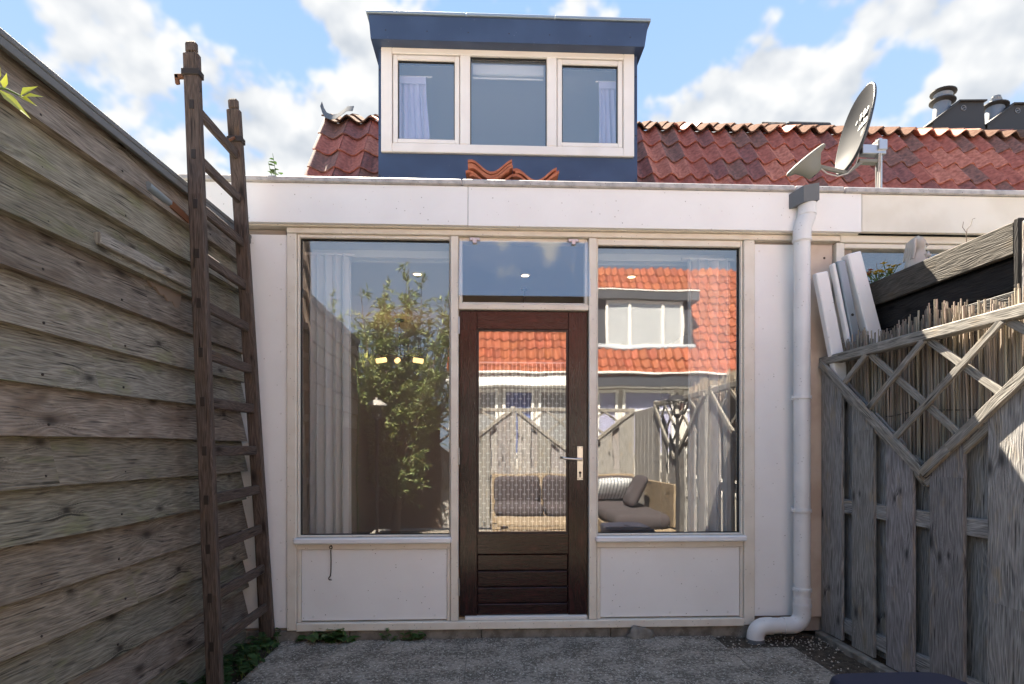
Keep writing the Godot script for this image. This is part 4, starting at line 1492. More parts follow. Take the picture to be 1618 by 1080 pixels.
# ---------------------------------------------------------------- satellite dish
func build_dish() -> void:
	var o := thing("satellite_dish", "grey oval satellite dish on a pole above the drainpipe", "satellite dish", V(3.32, 2.925, -1.0))
	var c := V(3.09, 3.925, -0.98)
	var nn := V(-0.96, 0.22, -0.14).normalized()
	var long := (V(0.128, 0.35, 0.0) - nn * V(0.128, 0.35, 0.0).dot(nn)).normalized()
	var wide := long.cross(nn).normalized()
	var A := 0.345
	var B := 0.28
	var rim := []
	for side in 2:
		var rows := []
		for j in 9:
			var q := j / 8.0
			var line := []
			for i in 33:
				var a := TAU * i / 32.0
				# flattened oval
				var ex := signf(cos(a)) * pow(absf(cos(a)), 0.85)
				var ey := signf(sin(a)) * pow(absf(sin(a)), 0.85)
				line.append(c + long * (A * q * ey) + wide * (B * q * ex) + nn * (0.075 * (q * q - 1.0) - 0.012 * side))
			rows.append(line)
		var m := M.new()
		m.grid(rows, -1.0 if side == 0 else 1.0, 1, 1, true)
		part(o, "reflector" if side == 0 else "reflector_back", m, mats.dish_grey if side == 0 else mats.dish_rim)
		rim.append(rows[8])
	var rm := M.new()
	var edge := []
	for i in 33:
		edge.append((rim[0][i] + rim[1][i]) / 2.0 - nn * 0.006)
	rm.tube(edge, 0.011, 6, false)
	part(o, "rim", rm, mats.dish_rim)
	# lettering printed on the reflector
	var right := long.cross(nn)
	var letters := func(s: String, at: Vector3, h: float, mt: Material) -> void:
		var t := TextMesh.new()
		t.text = s
		var sf := SystemFont.new()
		sf.font_names = PackedStringArray(["Droid Sans"])
		sf.font_weight = 700
		t.font = sf
		t.font_size = 64
		t.pixel_size = h / 46.0
		t.depth = 0.003
		inst(o, "lettering", t, mt, Transform3D(Basis(right, long, nn), at))
	var lc := c + long * 0.17 - right * 0.02
	letters.call("HD", lc + long * 0.01 - nn * 0.0535, 0.12, mats.print_white)
	var lb := M.new()
	lb.cbox(V(-0.085, -0.035, 0), V(0.085, 0.035, 0.003), 0.001, Transform3D(Basis(right, long, nn), lc - long * 0.085 - nn * 0.0695))
	part(o, "printed_bar", lb, mats.print_white)
	letters.call("TV", lc - long * 0.085 - nn * 0.0660, 0.055, mats.dish_grey)
	for q in [[-0.06, -0.04], [0.05, -0.03], [-0.05, -0.20], [0.05, -0.19]]:
		var m := M.new()
		m.lathe([[0.008, 0.0], [0.006, 0.004], [0.0, 0.005]], c + long * q[1] + right * q[0] - nn * (0.075 - 0.55 * (q[1] * q[1])), nn, 6)
		part(o, "bolt", m, mats.dark_iron)
	# pole and bracket
	var pole := M.new()
	pole.tube([V(3.325, 2.925, -1.0), V(3.325, 3.86, -1.0)], 0.026, 14)
	part(o, "pole", pole, mats.brushed_steel)
	var br := M.new()
	br.cbox(V(3.16, 3.72, -1.035), V(3.37, 3.80, -0.965), 0.006)
	br.cbox(V(3.29, 3.75, -1.05), V(3.37, 3.84, -0.95), 0.006)
	part(o, "bracket", br, mats.brushed_steel)
	part(o, "bracket", bx(V(3.13, 3.645, -1.02), V(3.30, 3.675, -0.96), 0.004), mats.receiver_plastic)
	part(o, "foot_plate", bx(V(3.22, 2.926, -1.1), V(3.43, 2.945, -0.9), 0.004), mats.brushed_steel)
	# arm, receiver, cables
	var low := c - long * 0.36 - nn * 0.0
	var tip := V(2.755, 3.615, -0.98)
	var arm := M.new()
	arm.bar(V(3.17, 3.66, -0.98), low + V(0.02, -0.02, 0), 0.028, 0.028, Vector3.BACK, 0.004)
	arm.bar(low + V(0.02, -0.02, 0), tip, 0.03, 0.026, Vector3.BACK, 0.004)
	part(o, "arm", arm, mats.receiver_plastic)
	var rc := M.new()
	var d1 := V(0.76, 0.60, 0.12).normalized()
	var d3 := V(0.55, -0.82, 0.1)
	d3 = (d3 - d1 * d3.dot(d1)).normalized()
	var d2 := d3.cross(d1).normalized()
	var rows := []
	var cc := V(2.665, 3.665, -0.97)
	for q in [[0.0, 0.02, 0.01], [0.0, 0.185, 0.085], [0.012, 0.192, 0.092], [0.024, 0.187, 0.088], [0.045, 0.13, 0.075], [0.10, 0.085, 0.062], [0.155, 0.060, 0.05], [0.160, 0.01, 0.01]]:
		var line := []
		for i in 25:
			var a := TAU * i / 24.0
			line.append(cc + d3 * q[0] - d1 * q[0] * 0.12 + d1 * q[1] * cos(a) + d2 * q[2] * sin(a))
		rows.append(line)
	rc.grid(rows, 1.0, 1, 1, true)
	part(o, "receiver", rc, mats.receiver_plastic)
	var sk := M.new()
	sk.cbox(V(2.70, 3.515, -0.99), V(2.745, 3.565, -0.945), 0.006)
	part(o, "socket", sk, mats.rubber)
	var cb := M.new()
	cb.tube([V(2.76, 3.60, -0.95), V(2.84, 3.53, -0.94), V(2.93, 3.51, -0.94), V(3.02, 3.54, -0.95), V(3.10, 3.63, -0.96), V(3.13, 3.72, -0.97)], 0.005, 6)
	cb.tube([V(3.30, 3.72, -0.96), V(3.28, 3.4, -0.95), V(3.24, 3.0, -0.94), V(3.24, 2.93, -0.94)], 0.006, 6)
	cb.tube([V(3.31, 3.72, -0.955), V(3.305, 3.3, -0.955), V(3.305, 2.93, -0.955)], 0.006, 6)
	part(o, "cable", cb, mats.cable_white)

# ---------------------------------------------------------------- flues
func build_flues() -> void:
	for k in 2:
		var s := V(0.87 * k, -0.02 * k, 0)
		var o := thing("roof_flue", ["dark slate flue box with a double disc cap on the far roof", "dark slate flue box with a ribbed steel cap on the far roof"][k], "flue", V(7.3, 5.7, -5.05) + s, "flue boxes on the far roof")
		var m := M.new()
		m.prism(PackedVector2Array([Vector2(6.86, 6.26), Vector2(7.27, 6.575), Vector2(7.67, 6.59), Vector2(7.73, 5.6), Vector2(6.88, 5.6)]), V(0, 0, -5.35) + s, Vector3.RIGHT, Vector3.UP, V(0, 0, 0.55))
		var body := part(o, "housing", m, mats.slate_box)
		var lid := M.new()
		lid.bar(V(7.25, 6.588, -5.07) + s, V(7.70, 6.604, -5.07) + s, 0.62, 0.022, Vector3.UP, 0.004)
		lid.bar(V(6.83, 6.25, -5.07) + s, V(7.265, 6.585, -5.07) + s, 0.62, 0.022, V(-0.6, 0.8, 0), 0.004)
		part(body, "lid", lid, mats.slate_box)
		var ring := M.new()
		var pts := []
		for i in 17:
			pts.append(V(7.345 + 0.038 * cos(i * TAU / 16.0), 6.49 + 0.038 * sin(i * TAU / 16.0), -4.797) + s)
		ring.tube(pts, 0.006, 6, false)
		ring.bar(V(7.315, 6.475, -4.797) + s, V(7.375, 6.505, -4.797) + s, 0.012, 0.008, Vector3.BACK, 0.002)
		part(body, "vent_ring", ring, mats.flue_steel)
		var ax := V(0.10, 1.0, 0).normalized()
		var b := V(7.14, 6.36, -5.0) + s
		var p := M.new()
		if k == 0:
			p.lathe([[0.115, 0.0], [0.115, 0.30], [0.12, 0.33], [0.12, 0.42], [0.0, 0.42]], b, ax, 20)
			part(o, "pipe", p, mats.flue_steel)
			var c := M.new()
			c.lathe([[0.10, 0.30], [0.18, 0.335], [0.18, 0.35], [0.10, 0.36]], b, ax, 20)
			part(o, "cap_disc", c, mats.slate_box)
			var c2 := M.new()
			c2.lathe([[0.10, 0.445], [0.18, 0.475], [0.18, 0.49], [0.0, 0.50]], b, ax, 20)
			part(o, "cap_disc", c2, mats.slate_box)
			var n := M.new()
			n.lathe([[0.12, 0.40], [0.13, 0.45]], b, ax, 20)
			part(o, "neck", n, mats.flue_steel)
		else:
			p.lathe([[0.125, 0.0], [0.125, 0.28], [0.0, 0.28]], b, ax, 20)
			part(o, "pipe", p, mats.flue_steel)
			var c := M.new()
			c.lathe([[0.11, 0.27], [0.18, 0.30], [0.18, 0.315], [0.09, 0.33]], b, ax, 20)
			part(o, "cap_disc", c, mats.slate_box)
			var n := M.new()
			n.lathe([[0.095, 0.32], [0.095, 0.38], [0.08, 0.385], [0.085, 0.40], [0.07, 0.41], [0.075, 0.43], [0.06, 0.44], [0.062, 0.465], [0.04, 0.48], [0.0, 0.485]], b, ax, 20)
			part(o, "ribbed_cap", n, mats.flue_steel)
	var r := thing("ridge_box", "long low dark box lying on the ridge behind the satellite dish", "roof box", V(4.7, 5.85, -4.85))
	part(r, "box", bx(V(4.52, 5.85, -5.0), V(5.22, 6.19, -4.72), 0.03), mats.slate_box)
	part(r, "end_cap", bx(V(4.14, 5.85, -4.95), V(4.515, 6.175, -4.74), 0.01), mats.concrete)
	var v := thing("roof_vent", "small dark ribbed vent pipe beside the dormer", "vent", V(1.72, 5.4, -4.6))
	var m2 := M.new()
	m2.lathe([[0.06, 0.0], [0.06, 0.55], [0.085, 0.57], [0.085, 0.66], [0.07, 0.67], [0.07, 0.73], [0.085, 0.74], [0.085, 0.80], [0.0, 0.82]], V(1.66, 5.55, -4.6), Vector3.UP, 14)
	part(v, "pipe", m2, mats.slate_box)

# ---------------------------------------------------------------- spare tiles on the flat roof
func build_loose_tiles() -> void:
	var t := pantile(0.27, 0.36, 0.036)
	for a in [[0.0, 5, V(-0.118, 2.955, -0.36), "spare orange roof tile in the taller stack on the flat roof"], [0.0, 3, V(0.186, 2.955, -0.37), "spare orange roof tile in the lower stack on the flat roof"]]:
		for k in a[1]:
			var o := thing("roof_tile", a[3], "roof tile", a[2] + V(0, 0.022 * k, 0), "spare roof tiles in the taller stack" if a[1] == 5 else "spare roof tiles in the lower stack")
			o.rotation.y = R(-0.05, 0.05)
			var q := MeshInstance3D.new()
			q.name = "tile"
			q.mesh = t
			q.material_override = mats.spare_clay
			q.position = V(R(-0.006, 0.006), 0, R(-0.01, 0.01))
			o.add_child(q)
	var p := V(-0.62, 2.925, -0.22)
	var o := thing("tile_shard", "broken orange tile piece standing on the roof edge below the dormer", "tile shard", p)
	var m := M.new()
	m.prism(PackedVector2Array([Vector2(-0.03, 0.0), Vector2(-0.035, 0.10), Vector2(-0.02, 0.15), Vector2(0.0, 0.14), Vector2(-0.005, 0.10), Vector2(0.03, 0.085), Vector2(0.05, 0.09), Vector2(0.055, 0.0)]), p, Vector3.RIGHT, Vector3.UP, V(0.01, 0, -0.03))
	part(o, "shard", m, mats.spare_clay)

# ---------------------------------------------------------------- inside
func build_interior() -> void:
	curtain("curtain", "grey curtain in deep folds behind the window beside the plank fence", V(-1.20, 0.14, -0.15), 0.27, 2.38, 5, mats.curtain_grey, 0.045)
	curtain("curtain", "grey curtain in folds behind the window beside the drainpipe", V(1.36, 0.14, -0.15), 0.31, 2.38, 5, mats.curtain_grey, 0.045)
	for a in [[-1.215, -0.255, "white double curtain rail behind the window beside the plank fence"], [0.72, 1.672, "white double curtain rail behind the window beside the drainpipe"]]:
		var cr := thing("curtain_rail", a[2], "curtain rail", V((a[0] + a[1]) / 2.0, 2.6, -0.2))
		part(cr, "rail", bx(V(a[0], 2.545, -0.27), V(a[1], 2.598, -0.245), 0.003), mats.white_gloss)
		part(cr, "rail", bx(V(a[0], 2.545, -0.36), V(a[1], 2.598, -0.335), 0.003), mats.white_gloss)
	# curtain of knotted strings inside the door
	var s := thing("string_curtain", "white knotted string curtain hanging behind the door glass", "curtain", V(0.22, 1.72, -0.09))
	var rail := M.new()
	rail.tube([V(-0.07, 1.80, -0.09), V(0.52, 1.80, -0.09)], 0.006, 8)
	part(s, "rail", rail, mats.white_gloss)
	var m := M.new()
	var n := 22
	for i in n:
		var x := -0.062 + i * 0.0272
		m.box(V(x, 0.62, -0.0912), V(x + 0.0045, 1.80, -0.0888))
	var kn := M.new()
	for i in n:
		var x := -0.062 + i * 0.0272
		var j := 0
		var y := 0.64
		while y < 1.76:
			if (i + j) % 2 == 0:
				kn.cbox(V(x - 0.0085, y, -0.0925), V(x + 0.013, y + 0.0075, -0.0875), 0.001)
			j += 1
			y += 0.0305
	var st := part(s, "strings", m, mats.string_white)
	st.set_meta("kind", "stuff")
	var kk := part(s, "knots", kn, mats.string_white)
	kk.set_meta("kind", "stuff")
	# ceiling spots
	var glow := mat("lamp_glow", Color(1, 0.9, 0.75), 0.5)
	glow.emission_enabled = true
	glow.emission = Color(1.0, 0.88, 0.7)
	glow.emission_energy_multiplier = 1.2
	for e in [[-0.56, "lit recessed ceiling spot behind the window beside the plank fence"], [0.29, "lit recessed ceiling spot behind the fanlight over the door"], [1.14, "lit recessed ceiling spot behind the window beside the drainpipe"]]:
		var x: float = e[0]
		var o := thing("ceiling_spot", e[1], "ceiling light", V(x, 2.6, -0.78), "recessed ceiling spots")
		var g := M.new()
		g.lathe([[0.0, 0.0], [0.030, 0.0], [0.030, -0.003], [0.0, -0.003]], V(x, 2.597, -0.78), Vector3.UP, 14)
		part(o, "lamp", g, glow)
		var r := M.new()
		r.lathe([[0.031, -0.004], [0.046, -0.004], [0.046, 0.001], [0.031, 0.001], [0.031, -0.004]], V(x, 2.597, -0.78), Vector3.UP, 18)
		part(o, "trim_ring", r, mats.white_gloss)
		var l := SpotLight3D.new()
		l.name = "spot_light"
		l.light_energy = 0.03
		l.light_color = Color(1.0, 0.86, 0.68)
		l.spot_angle = 50.0
		l.spot_range = 8.0
		l.spot_attenuation = 2.0
		l.light_size = 0.03
		l.shadow_enabled = true
		o.add_child(l)
		l.position = V(0, -0.012, 0)
		l.rotation_degrees.x = -90
	# hanging lamp with three tubular bulbs
	var bulb := mat("bulb_glow", Color(1, 0.7, 0.35), 0.4)
	bulb.emission_enabled = true
	bulb.emission = Color(1.0, 0.80, 0.52)
	bulb.emission_energy_multiplier = 0.45
	var o := thing("pendant_lamp", "hanging bar lamp with three lit amber tube bulbs indoors", "pendant lamp", V(-0.95, 2.6, -2.4))
	var c := M.new()
	c.lathe([[0.0, 0.0], [0.05, 0.0], [0.05, -0.02], [0.0, -0.025]], V(-0.95, 2.598, -2.4), Vector3.UP, 14)
	c.tube([V(-0.95, 2.58, -2.4), V(-0.95, 2.22, -2.4)], 0.005, 6)
	c.tube([V(-1.19, 2.22, -2.4), V(-0.71, 2.22, -2.4)], 0.008, 8)
	part(o, "bar", c, mats.dark_iron)
	for q in [[-1.14, 0.05], [-0.97, 0.012], [-0.75, -0.05]]:
		var b := M.new()
		b.tube([V(q[0] - q[1], 2.155, -2.40), V(q[0] + q[1], 2.165, -2.37)], 0.026, 10)
		part(o, "bulb", b, bulb)
		var w := M.new()
		w.tube([V(q[0], 2.22, -2.4), V(q[0], 2.165, -2.39)], 0.008, 6)
		part(o, "holder", w, mats.dark_iron)
		var l := OmniLight3D.new()
		l.name = "bulb_light"
		l.light_energy = 0.004
		l.light_color = Color(1.0, 0.72, 0.42)
		l.light_size = 0.03
		l.omni_range = 8.0
		l.omni_attenuation = 2.0
		l.shadow_enabled = true
		o.add_child(l, true)
		l.position = V(q[0], 2.16, -2.385) - o.position
	# hook hanging on the panel below the window
	var h := thing("casement_hook", "thin iron casement hook hanging on the white panel", "hook", V(-1.02, 0.6, 0.02))
	var hm := M.new()
	hm.tube([V(-1.012, 0.575, 0.028), V(-1.014, 0.50, 0.012), V(-1.016, 0.43, 0.010), V(-1.018, 0.405, 0.012), V(-1.030, 0.390, 0.014), V(-1.026, 0.382, 0.018), V(-1.008, 0.380, 0.022)], 0.0035, 6)
	part(h, "hook", hm, mats.dark_iron)
	var ey := M.new()
	var pts := []
	for i in 11:
		pts.append(V(-1.012 + 0.009 * cos(i * TAU / 10.0), 0.590 + 0.009 * sin(i * TAU / 10.0), 0.026))
	ey.tube(pts, 0.003, 6, false)
	ey.tube([V(-1.012, 0.599, 0.026), V(-1.012, 0.602, 0.014)], 0.0035, 6)
	part(h, "eye", ey, mats.dark_iron)

# ---------------------------------------------------------------- plants
func broad_leaf(m: M, p: Vector3, d: Vector3, w: float, tone: float) -> void:
	# heart-shaped blade of eight faces
	var s := d.cross(Vector3.UP).normalized()
	var nn := s.cross(d).normalized()
	m.col = Color(tone, tone, tone)
	var l := d.length()
	var pr := [[-0.08, 0.35], [0.12, 0.95], [0.42, 1.0], [0.75, 0.55], [1.0, 0.0]]
	for side in [-1.0, 1.0]:
		var nb: Vector3 = (nn - s * 0.25 * side).normalized()
		for k in 4:
			var a: Vector3 = p + d * pr[k][0] + s * side * w * pr[k][1] + nn * w * 0.22 * pr[k][1] - nn * l * 0.12 * pr[k][0] * pr[k][0]
			var b: Vector3 = p + d * pr[k + 1][0] + s * side * w * pr[k + 1][1] + nn * w * 0.22 * pr[k + 1][1] - nn * l * 0.12 * pr[k + 1][0] * pr[k + 1][0]
			var c0: Vector3 = p + d * clampf(pr[k][0], 0.0, 1.0) - nn * l * 0.12 * pr[k][0] * pr[k][0]
			var c1: Vector3 = p + d * pr[k + 1][0] - nn * l * 0.12 * pr[k + 1][0] * pr[k + 1][0]
			m.tri(c0, a, b, nb, nb, nb)
			m.tri(c0, b, c1, nb, nb, nb)

func weed(label: String, at: Vector3, spread: Vector3, n: int, size: float, high: float, mt := "leaf_dark") -> void:
	var o := thing("weed", label, "weed", at)
	var st := M.new()
	var lf := M.new()
	for i in n:
		var b := at + V(R(-1, 1) * spread.x, -0.01, R(-1, 1) * spread.z)
		var q := b + V(R(-0.03, 0.03), R(0.25, 1.0) * high, R(-0.02, 0.04))
		st.tube([b, b.lerp(q, 0.6) + V(R(-0.008, 0.008), 0, 0), q], [0.0022, 0.0018, 0.0014], 5)
		for k in rng.randi_range(2, 4):
			var a := R(0, TAU)
			var d := V(cos(a), R(-0.35, 0.35), sin(a)).normalized() * size * R(0.6, 1.15)
			broad_leaf(lf, q.lerp(b, R(0, 0.5)), d, size * R(0.30, 0.45), R(0.65, 1.35))
	part(o, "stem", st, mats.stem_green)
	part(o, "leaves", lf, mats[mt])

func build_plants() -> void:
	weed("creeping green weeds between the ladder foot and the plank fence", V(-1.40, 0, 0.36), V(0.10, 0, 0.26), 60, 0.055, 0.11)
	weed("low weed patch on the soil at the near ladder stile", V(-1.42, 0, 0.80), V(0.07, 0, 0.16), 30, 0.05, 0.09)
	weed("leafy bindweed spreading under the white panel beside the ladder", V(-1.05, 0, 0.06), V(0.17, 0, 0.03), 20, 0.075, 0.10, "leaf_mid")
	weed("small green seedling at the plinth under the casement hook", V(-0.64, 0, 0.045), V(0.02, 0, 0.01), 3, 0.035, 0.09, "leaf_mid")
	weed("bushy green weed at the plinth left of the door frame", V(-0.50, 0, 0.05), V(0.10, 0, 0.012), 11, 0.045, 0.10, "leaf_mid")
	weed("single sprig growing out of the roof edge above the plank fence", V(-1.36, 2.945, 0.02), V(0.02, 0, 0.01), 5, 0.035, 0.19, "leaf_mid")
	# dry stalks on the shed
	for a in [[V(2.56, 2.30, 0.78), "dry twig sticking up from the middle of the shed edge"], [V(2.56, 2.30, 0.10), "thin curled dry twig beside the yellow flowers"]]:
		var o := thing("dry_twig", a[1], "twig", a[0])
		var m := M.new()
		var p: Vector3 = a[0]
		m.tube([p + V(0, -0.01, 0), p + V(-0.008, 0.06, 0.004), p + V(0.0, 0.10, 0.0)], [0.0025, 0.002, 0.0015], 5)
		m.tube([p + V(-0.004, 0.08, 0.002), p + V(-0.025, 0.11, 0.0), p + V(-0.02, 0.14, 0.0)], 0.0015, 5)
		m.tube([p + V(0, 0.10, 0), p + V(0.02, 0.12, 0.0), p + V(0.03, 0.155, 0.0), p + V(0.045, 0.16, 0.0)], 0.0015, 5)
		part(o, "stalk", m, mats.twig_dry)
	# stone at the foot of the front
	var so := thing("stone", "rough pale stone lying at the plinth below the window", "stone", V(0.985, 0, 0.07))
	var k := noise(5, 9.0, 3)
	var rows := []
	for j in 9:
		var line := []
		var e := j / 8.0 * PI
		for i in 17:
			var a := TAU * i / 16.0
			var d := V(sin(e) * cos(a), cos(e), sin(e) * sin(a))
			line.append(V(0.985, 0.008, 0.055) + d * V(0.085, 0.055, 0.045) * (1.0 + 0.45 * k.get_noise_3dv(d * 0.12)))
		rows.append(line)
	var sm := M.new()
	sm.grid(rows, -1.0, 1, 1, true)
	part(so, "stone", sm, mats.concrete)
	# shrub at the left fence, one twig of which reaches into view
	var sh := thing("shrub", "yellow green leafy twig reaching across the plank fence", "shrub", V(-1.42, 0, 2.5))
	var tw := M.new()
	tw.tube([V(-1.42, -0.03, 2.5), V(-1.43, 0.9, 2.48), V(-1.40, 1.7, 2.42), V(-1.385, 2.13, 2.24)], [0.014, 0.012, 0.008, 0.005], 7)
	tw.tube([V(-1.385, 2.13, 2.24), V(-1.30, 2.165, 2.21), V(-1.255, 2.165, 2.19), V(-1.228, 2.155, 2.175)], [0.004, 0.0035, 0.003, 0.002], 6)
	part(sh, "stem", tw, mats.stem_green)
	var lf := M.new()
	var tips := [[V(-1.278, 2.165, 2.20), V(0.012, 0.066, 0.01), 0.012], [V(-1.285, 2.165, 2.2), V(-0.012, 0.04, 0.01), 0.010], [V(-1.263, 2.165, 2.19), V(0.004, 0.036, 0.0), 0.007], [V(-1.275, 2.163, 2.195), V(0.066, -0.056, 0.0), 0.010],
		[V(-1.232, 2.156, 2.178), V(0.034, 0.024, 0.0), 0.011], [V(-1.230, 2.154, 2.176), V(0.05, 0.0, 0.01), 0.009], [V(-1.235, 2.155, 2.18), V(0.038, -0.018, 0.0), 0.006], [V(-1.31, 2.155, 2.21), V(0.02, -0.055, 0.0), 0.006], [V(-1.33, 2.14, 2.22), V(0.03, -0.08, 0.0), 0.005]]
	for q in tips:
		leaf(lf, q[0], q[1] * 1.25, q[2] * 1.2, V(0.3, 0.5, 0.8), R(0.85, 1.2))
	for i in 60:
		var y := R(0.9, 2.1)
		var a := R(0, TAU)
		leaf(lf, V(-1.415, y, 2.46 - 0.1 * smoothstep(1.5, 2.1, y)), V(cos(a) * 0.06, R(-0.02, 0.04), sin(a) * 0.07), 0.011, Vector3.UP, R(0.7, 1.1))
	part(sh, "leaves", lf, mats.leaf_pale)

# ---------------------------------------------------------------- furniture behind and beside the camera
func cushion(o: Node3D, called: String, c: Vector3, h: Vector3, mt: Material, b := Basis(), pinch := 0.35) -> void:
	var rows := []
	for j in 13:
		var e := (j / 12.0 - 0.5) * PI
		var line := []
		for i in 29:
			var a := TAU * i / 28.0
			var p := 0.3
			var x := signf(cos(a)) * pow(absf(cos(a)), p) * pow(maxf(cos(e), 0.0), pinch)
			var z := signf(sin(a)) * pow(absf(sin(a)), p) * pow(maxf(cos(e), 0.0), pinch)
			line.append(c + b * (V(x, sin(e), z) * h))
		rows.append(line)
	var m := M.new()
	m.grid(rows, -1.0, 1.0, 1.0, true)
	part(o, called, m, mt)

func build_furniture() -> void:
	var st := thing("padded_stool", "dark navy padded stool beside the lattice fence", "stool", V(1.42, 0, 2.0))
	cushion(st, "cushion", V(1.42, 0.372, 2.03), V(0.235, 0.055, 0.31), mats.cushion_navy, Basis(), 0.06)
	for q in [[1.23, 1.76], [1.62, 1.76], [1.23, 2.28], [1.62, 2.28]]:
		part(st, "leg", bx(V(q[0] - 0.02, 0.0, q[1] - 0.02), V(q[0] + 0.02, 0.335, q[1] + 0.02), 0.004), mats.pallet_wood)
	part(st, "frame", bx(V(1.20, 0.29, 1.73), V(1.65, 0.336, 2.31), 0.004), mats.pallet_wood)
	# corner sofa on a timber base
	var so := thing("garden_sofa", "timber corner sofa with grey cushions against the back fence", "sofa", V(1.3, 0, 4.3))
	for a in [[V(0.05, 0.02, 3.98), V(2.18, 0.28, 4.78)], [V(1.45, 0.02, 2.72), V(2.18, 0.28, 3.975)]]:
		var n := 3
		for k in n:
			var m := M.new()
			m.uo = Vector2(R(0, 4), R(0, 4))
			m.cbox(V(a[0].x, 0.02 + k * 0.09, a[0].z), V(a[1].x, 0.10 + k * 0.09, a[1].z), 0.006)
			part(so, "base_beam", m, mats.pallet_wood)
	for k in 3:
		cushion(so, "seat_cushion", V(0.42 + k * 0.71, 0.37, 4.30), V(0.345, 0.085, 0.33), mats.cushion_grey, Basis(), 0.15)
		cushion(so, "back_cushion", V(0.42 + k * 0.71, 0.62, 4.62), V(0.34, 0.09, 0.20), mats.cushion_grey, Basis(Vector3.RIGHT, PI / 2 - 0.15), 0.2)
	for k in 2:
		cushion(so, "seat_cushion", V(1.80, 0.37, 3.05 + k * 0.62), V(0.34, 0.085, 0.30), mats.cushion_grey, Basis(), 0.15)
	part(so, "back_board", bx(V(0.05, 0.3, 4.70), V(2.18, 0.84, 4.74), 0.006), mats.pallet_wood)
	part(so, "arm_board", bx(V(2.14, 0.3, 2.72), V(2.18, 0.80, 3.98), 0.006), mats.pallet_wood)
	# pillows
	var im := Image.create(96, 4, false, Image.FORMAT_RGB8)
	for x in 96:
		var w := x % 8 < 5
		for y in 4:
			im.set_pixel(x, y, Color(0.88, 0.88, 0.88) if w else Color(0.40, 0.46, 0.53))
	var sm := mat("striped_cloth", Color.WHITE, 0.95)
	sm.albedo_texture = ImageTexture.create_from_image(im)
	var p1 := thing("pillow", "white pillow with blue grey stripes on the garden sofa", "pillow", V(1.78, 0.46, 4.35))
	var rows := []
	var pb := Basis(Vector3.UP, -0.15) * Basis(Vector3.RIGHT, -0.55)
	for side in [-1.0, 1.0]:
		rows = []
		for j in 13:
			var line := []
			for i in 17:
				var x := i / 8.0 - 1.0
				var y := j / 6.0 - 1.0
				var d := 0.075 * sqrt(maxf(0.0, (1.0 - pow(absf(x), 3.0)) * (1.0 - pow(absf(y), 3.0))))
				line.append(V(1.78, 0.645, 4.38) + pb * V(x * 0.29 * (1.0 - 0.06 * y * y), y * 0.19 * (1.0 - 0.06 * x * x), d * side))
			rows.append(line)
		var m := M.new()
		m.grid(rows, side, 1.0, 1.0)
		part(p1, "cover", m, sm)
	var p2 := thing("pillow", "plain dark grey pillow in the sofa corner by the fence", "pillow", V(1.98, 0.46, 3.75))
	cushion(p2, "cover", V(1.95, 0.66, 3.72), V(0.23, 0.075, 0.24), mats.cushion_grey, Basis(Vector3.BACK, 1.1), 0.5)
	# low table
	var t := thing("garden_table", "low table of bright timber planks in front of the sofa", "table", V(0.6, 0, 2.85))
	for k in 6:
		var m := M.new()
		m.uo = Vector2(R(0, 4), R(0, 4))
		m.cbox(V(0.10, 0.36, 2.50 + k * 0.115), V(1.12, 0.39, 2.61 + k * 0.115), 0.004)
		part(t, "plank", m, mats.pallet_wood)
	for q in [[0.18, 2.56], [1.04, 2.56], [0.18, 3.12], [1.04, 3.12]]:
		part(t, "leg", bx(V(q[0] - 0.035, 0.0, q[1] - 0.035), V(q[0] + 0.035, 0.358, q[1] + 0.035), 0.005), mats.pallet_wood)
	# lamp posts
	for a in [[V(-1.40, 0, 3.45), "black garden lamp post at the end of the plank fence"], [V(2.15, 0, 2.62), "black garden lamp post in front of the lattice fence by the sofa"]]:
		var p: Vector3 = a[0]
		var o := thing("garden_lamp", a[1], "lamp post", p)
		var m := M.new()
		m.lathe([[0.05, 0.0], [0.05, 0.03], [0.02, 0.05], [0.02, 1.56], [0.04, 1.58], [0.04, 1.60]], p, Vector3.UP, 12)
		part(o, "post", m, mats.lamp_black)
		var ln := M.new()
		for k in 4:
			var e := Basis(Vector3.UP, k * PI / 2 + PI / 4)
			ln.bar(p + e * V(0.055, 1.60, 0), p + e * V(0.10, 1.76, 0), 0.012, 0.012, Vector3.UP, 0.002)
		ln.cbox(p + V(-0.05, 1.595, -0.05), p + V(0.05, 1.61, 0.05), 0.003)
		part(o, "lantern_frame", ln, mats.lamp_black)
		var gl := M.new()
		gl.hexa([p + V(-0.036, 1.612, -0.036), p + V(0.036, 1.612, -0.036), p + V(0.036, 1.612, 0.036), p + V(-0.036, 1.612, 0.036), p + V(-0.066, 1.758, -0.066), p + V(0.066, 1.758, -0.066), p + V(0.066, 1.758, 0.066), p + V(-0.066, 1.758, 0.066)])
		part(o, "lantern_glass", gl, mats.clear_glass)
		var cap := M.new()
		cap.lathe([[0.13, 1.76], [0.125, 1.775], [0.05, 1.83], [0.015, 1.835], [0.015, 1.86], [0.0, 1.865]], p, Vector3.UP, 16)
		part(o, "cap", cap, mats.lamp_cap if p.x < 0 else mats.lamp_black)

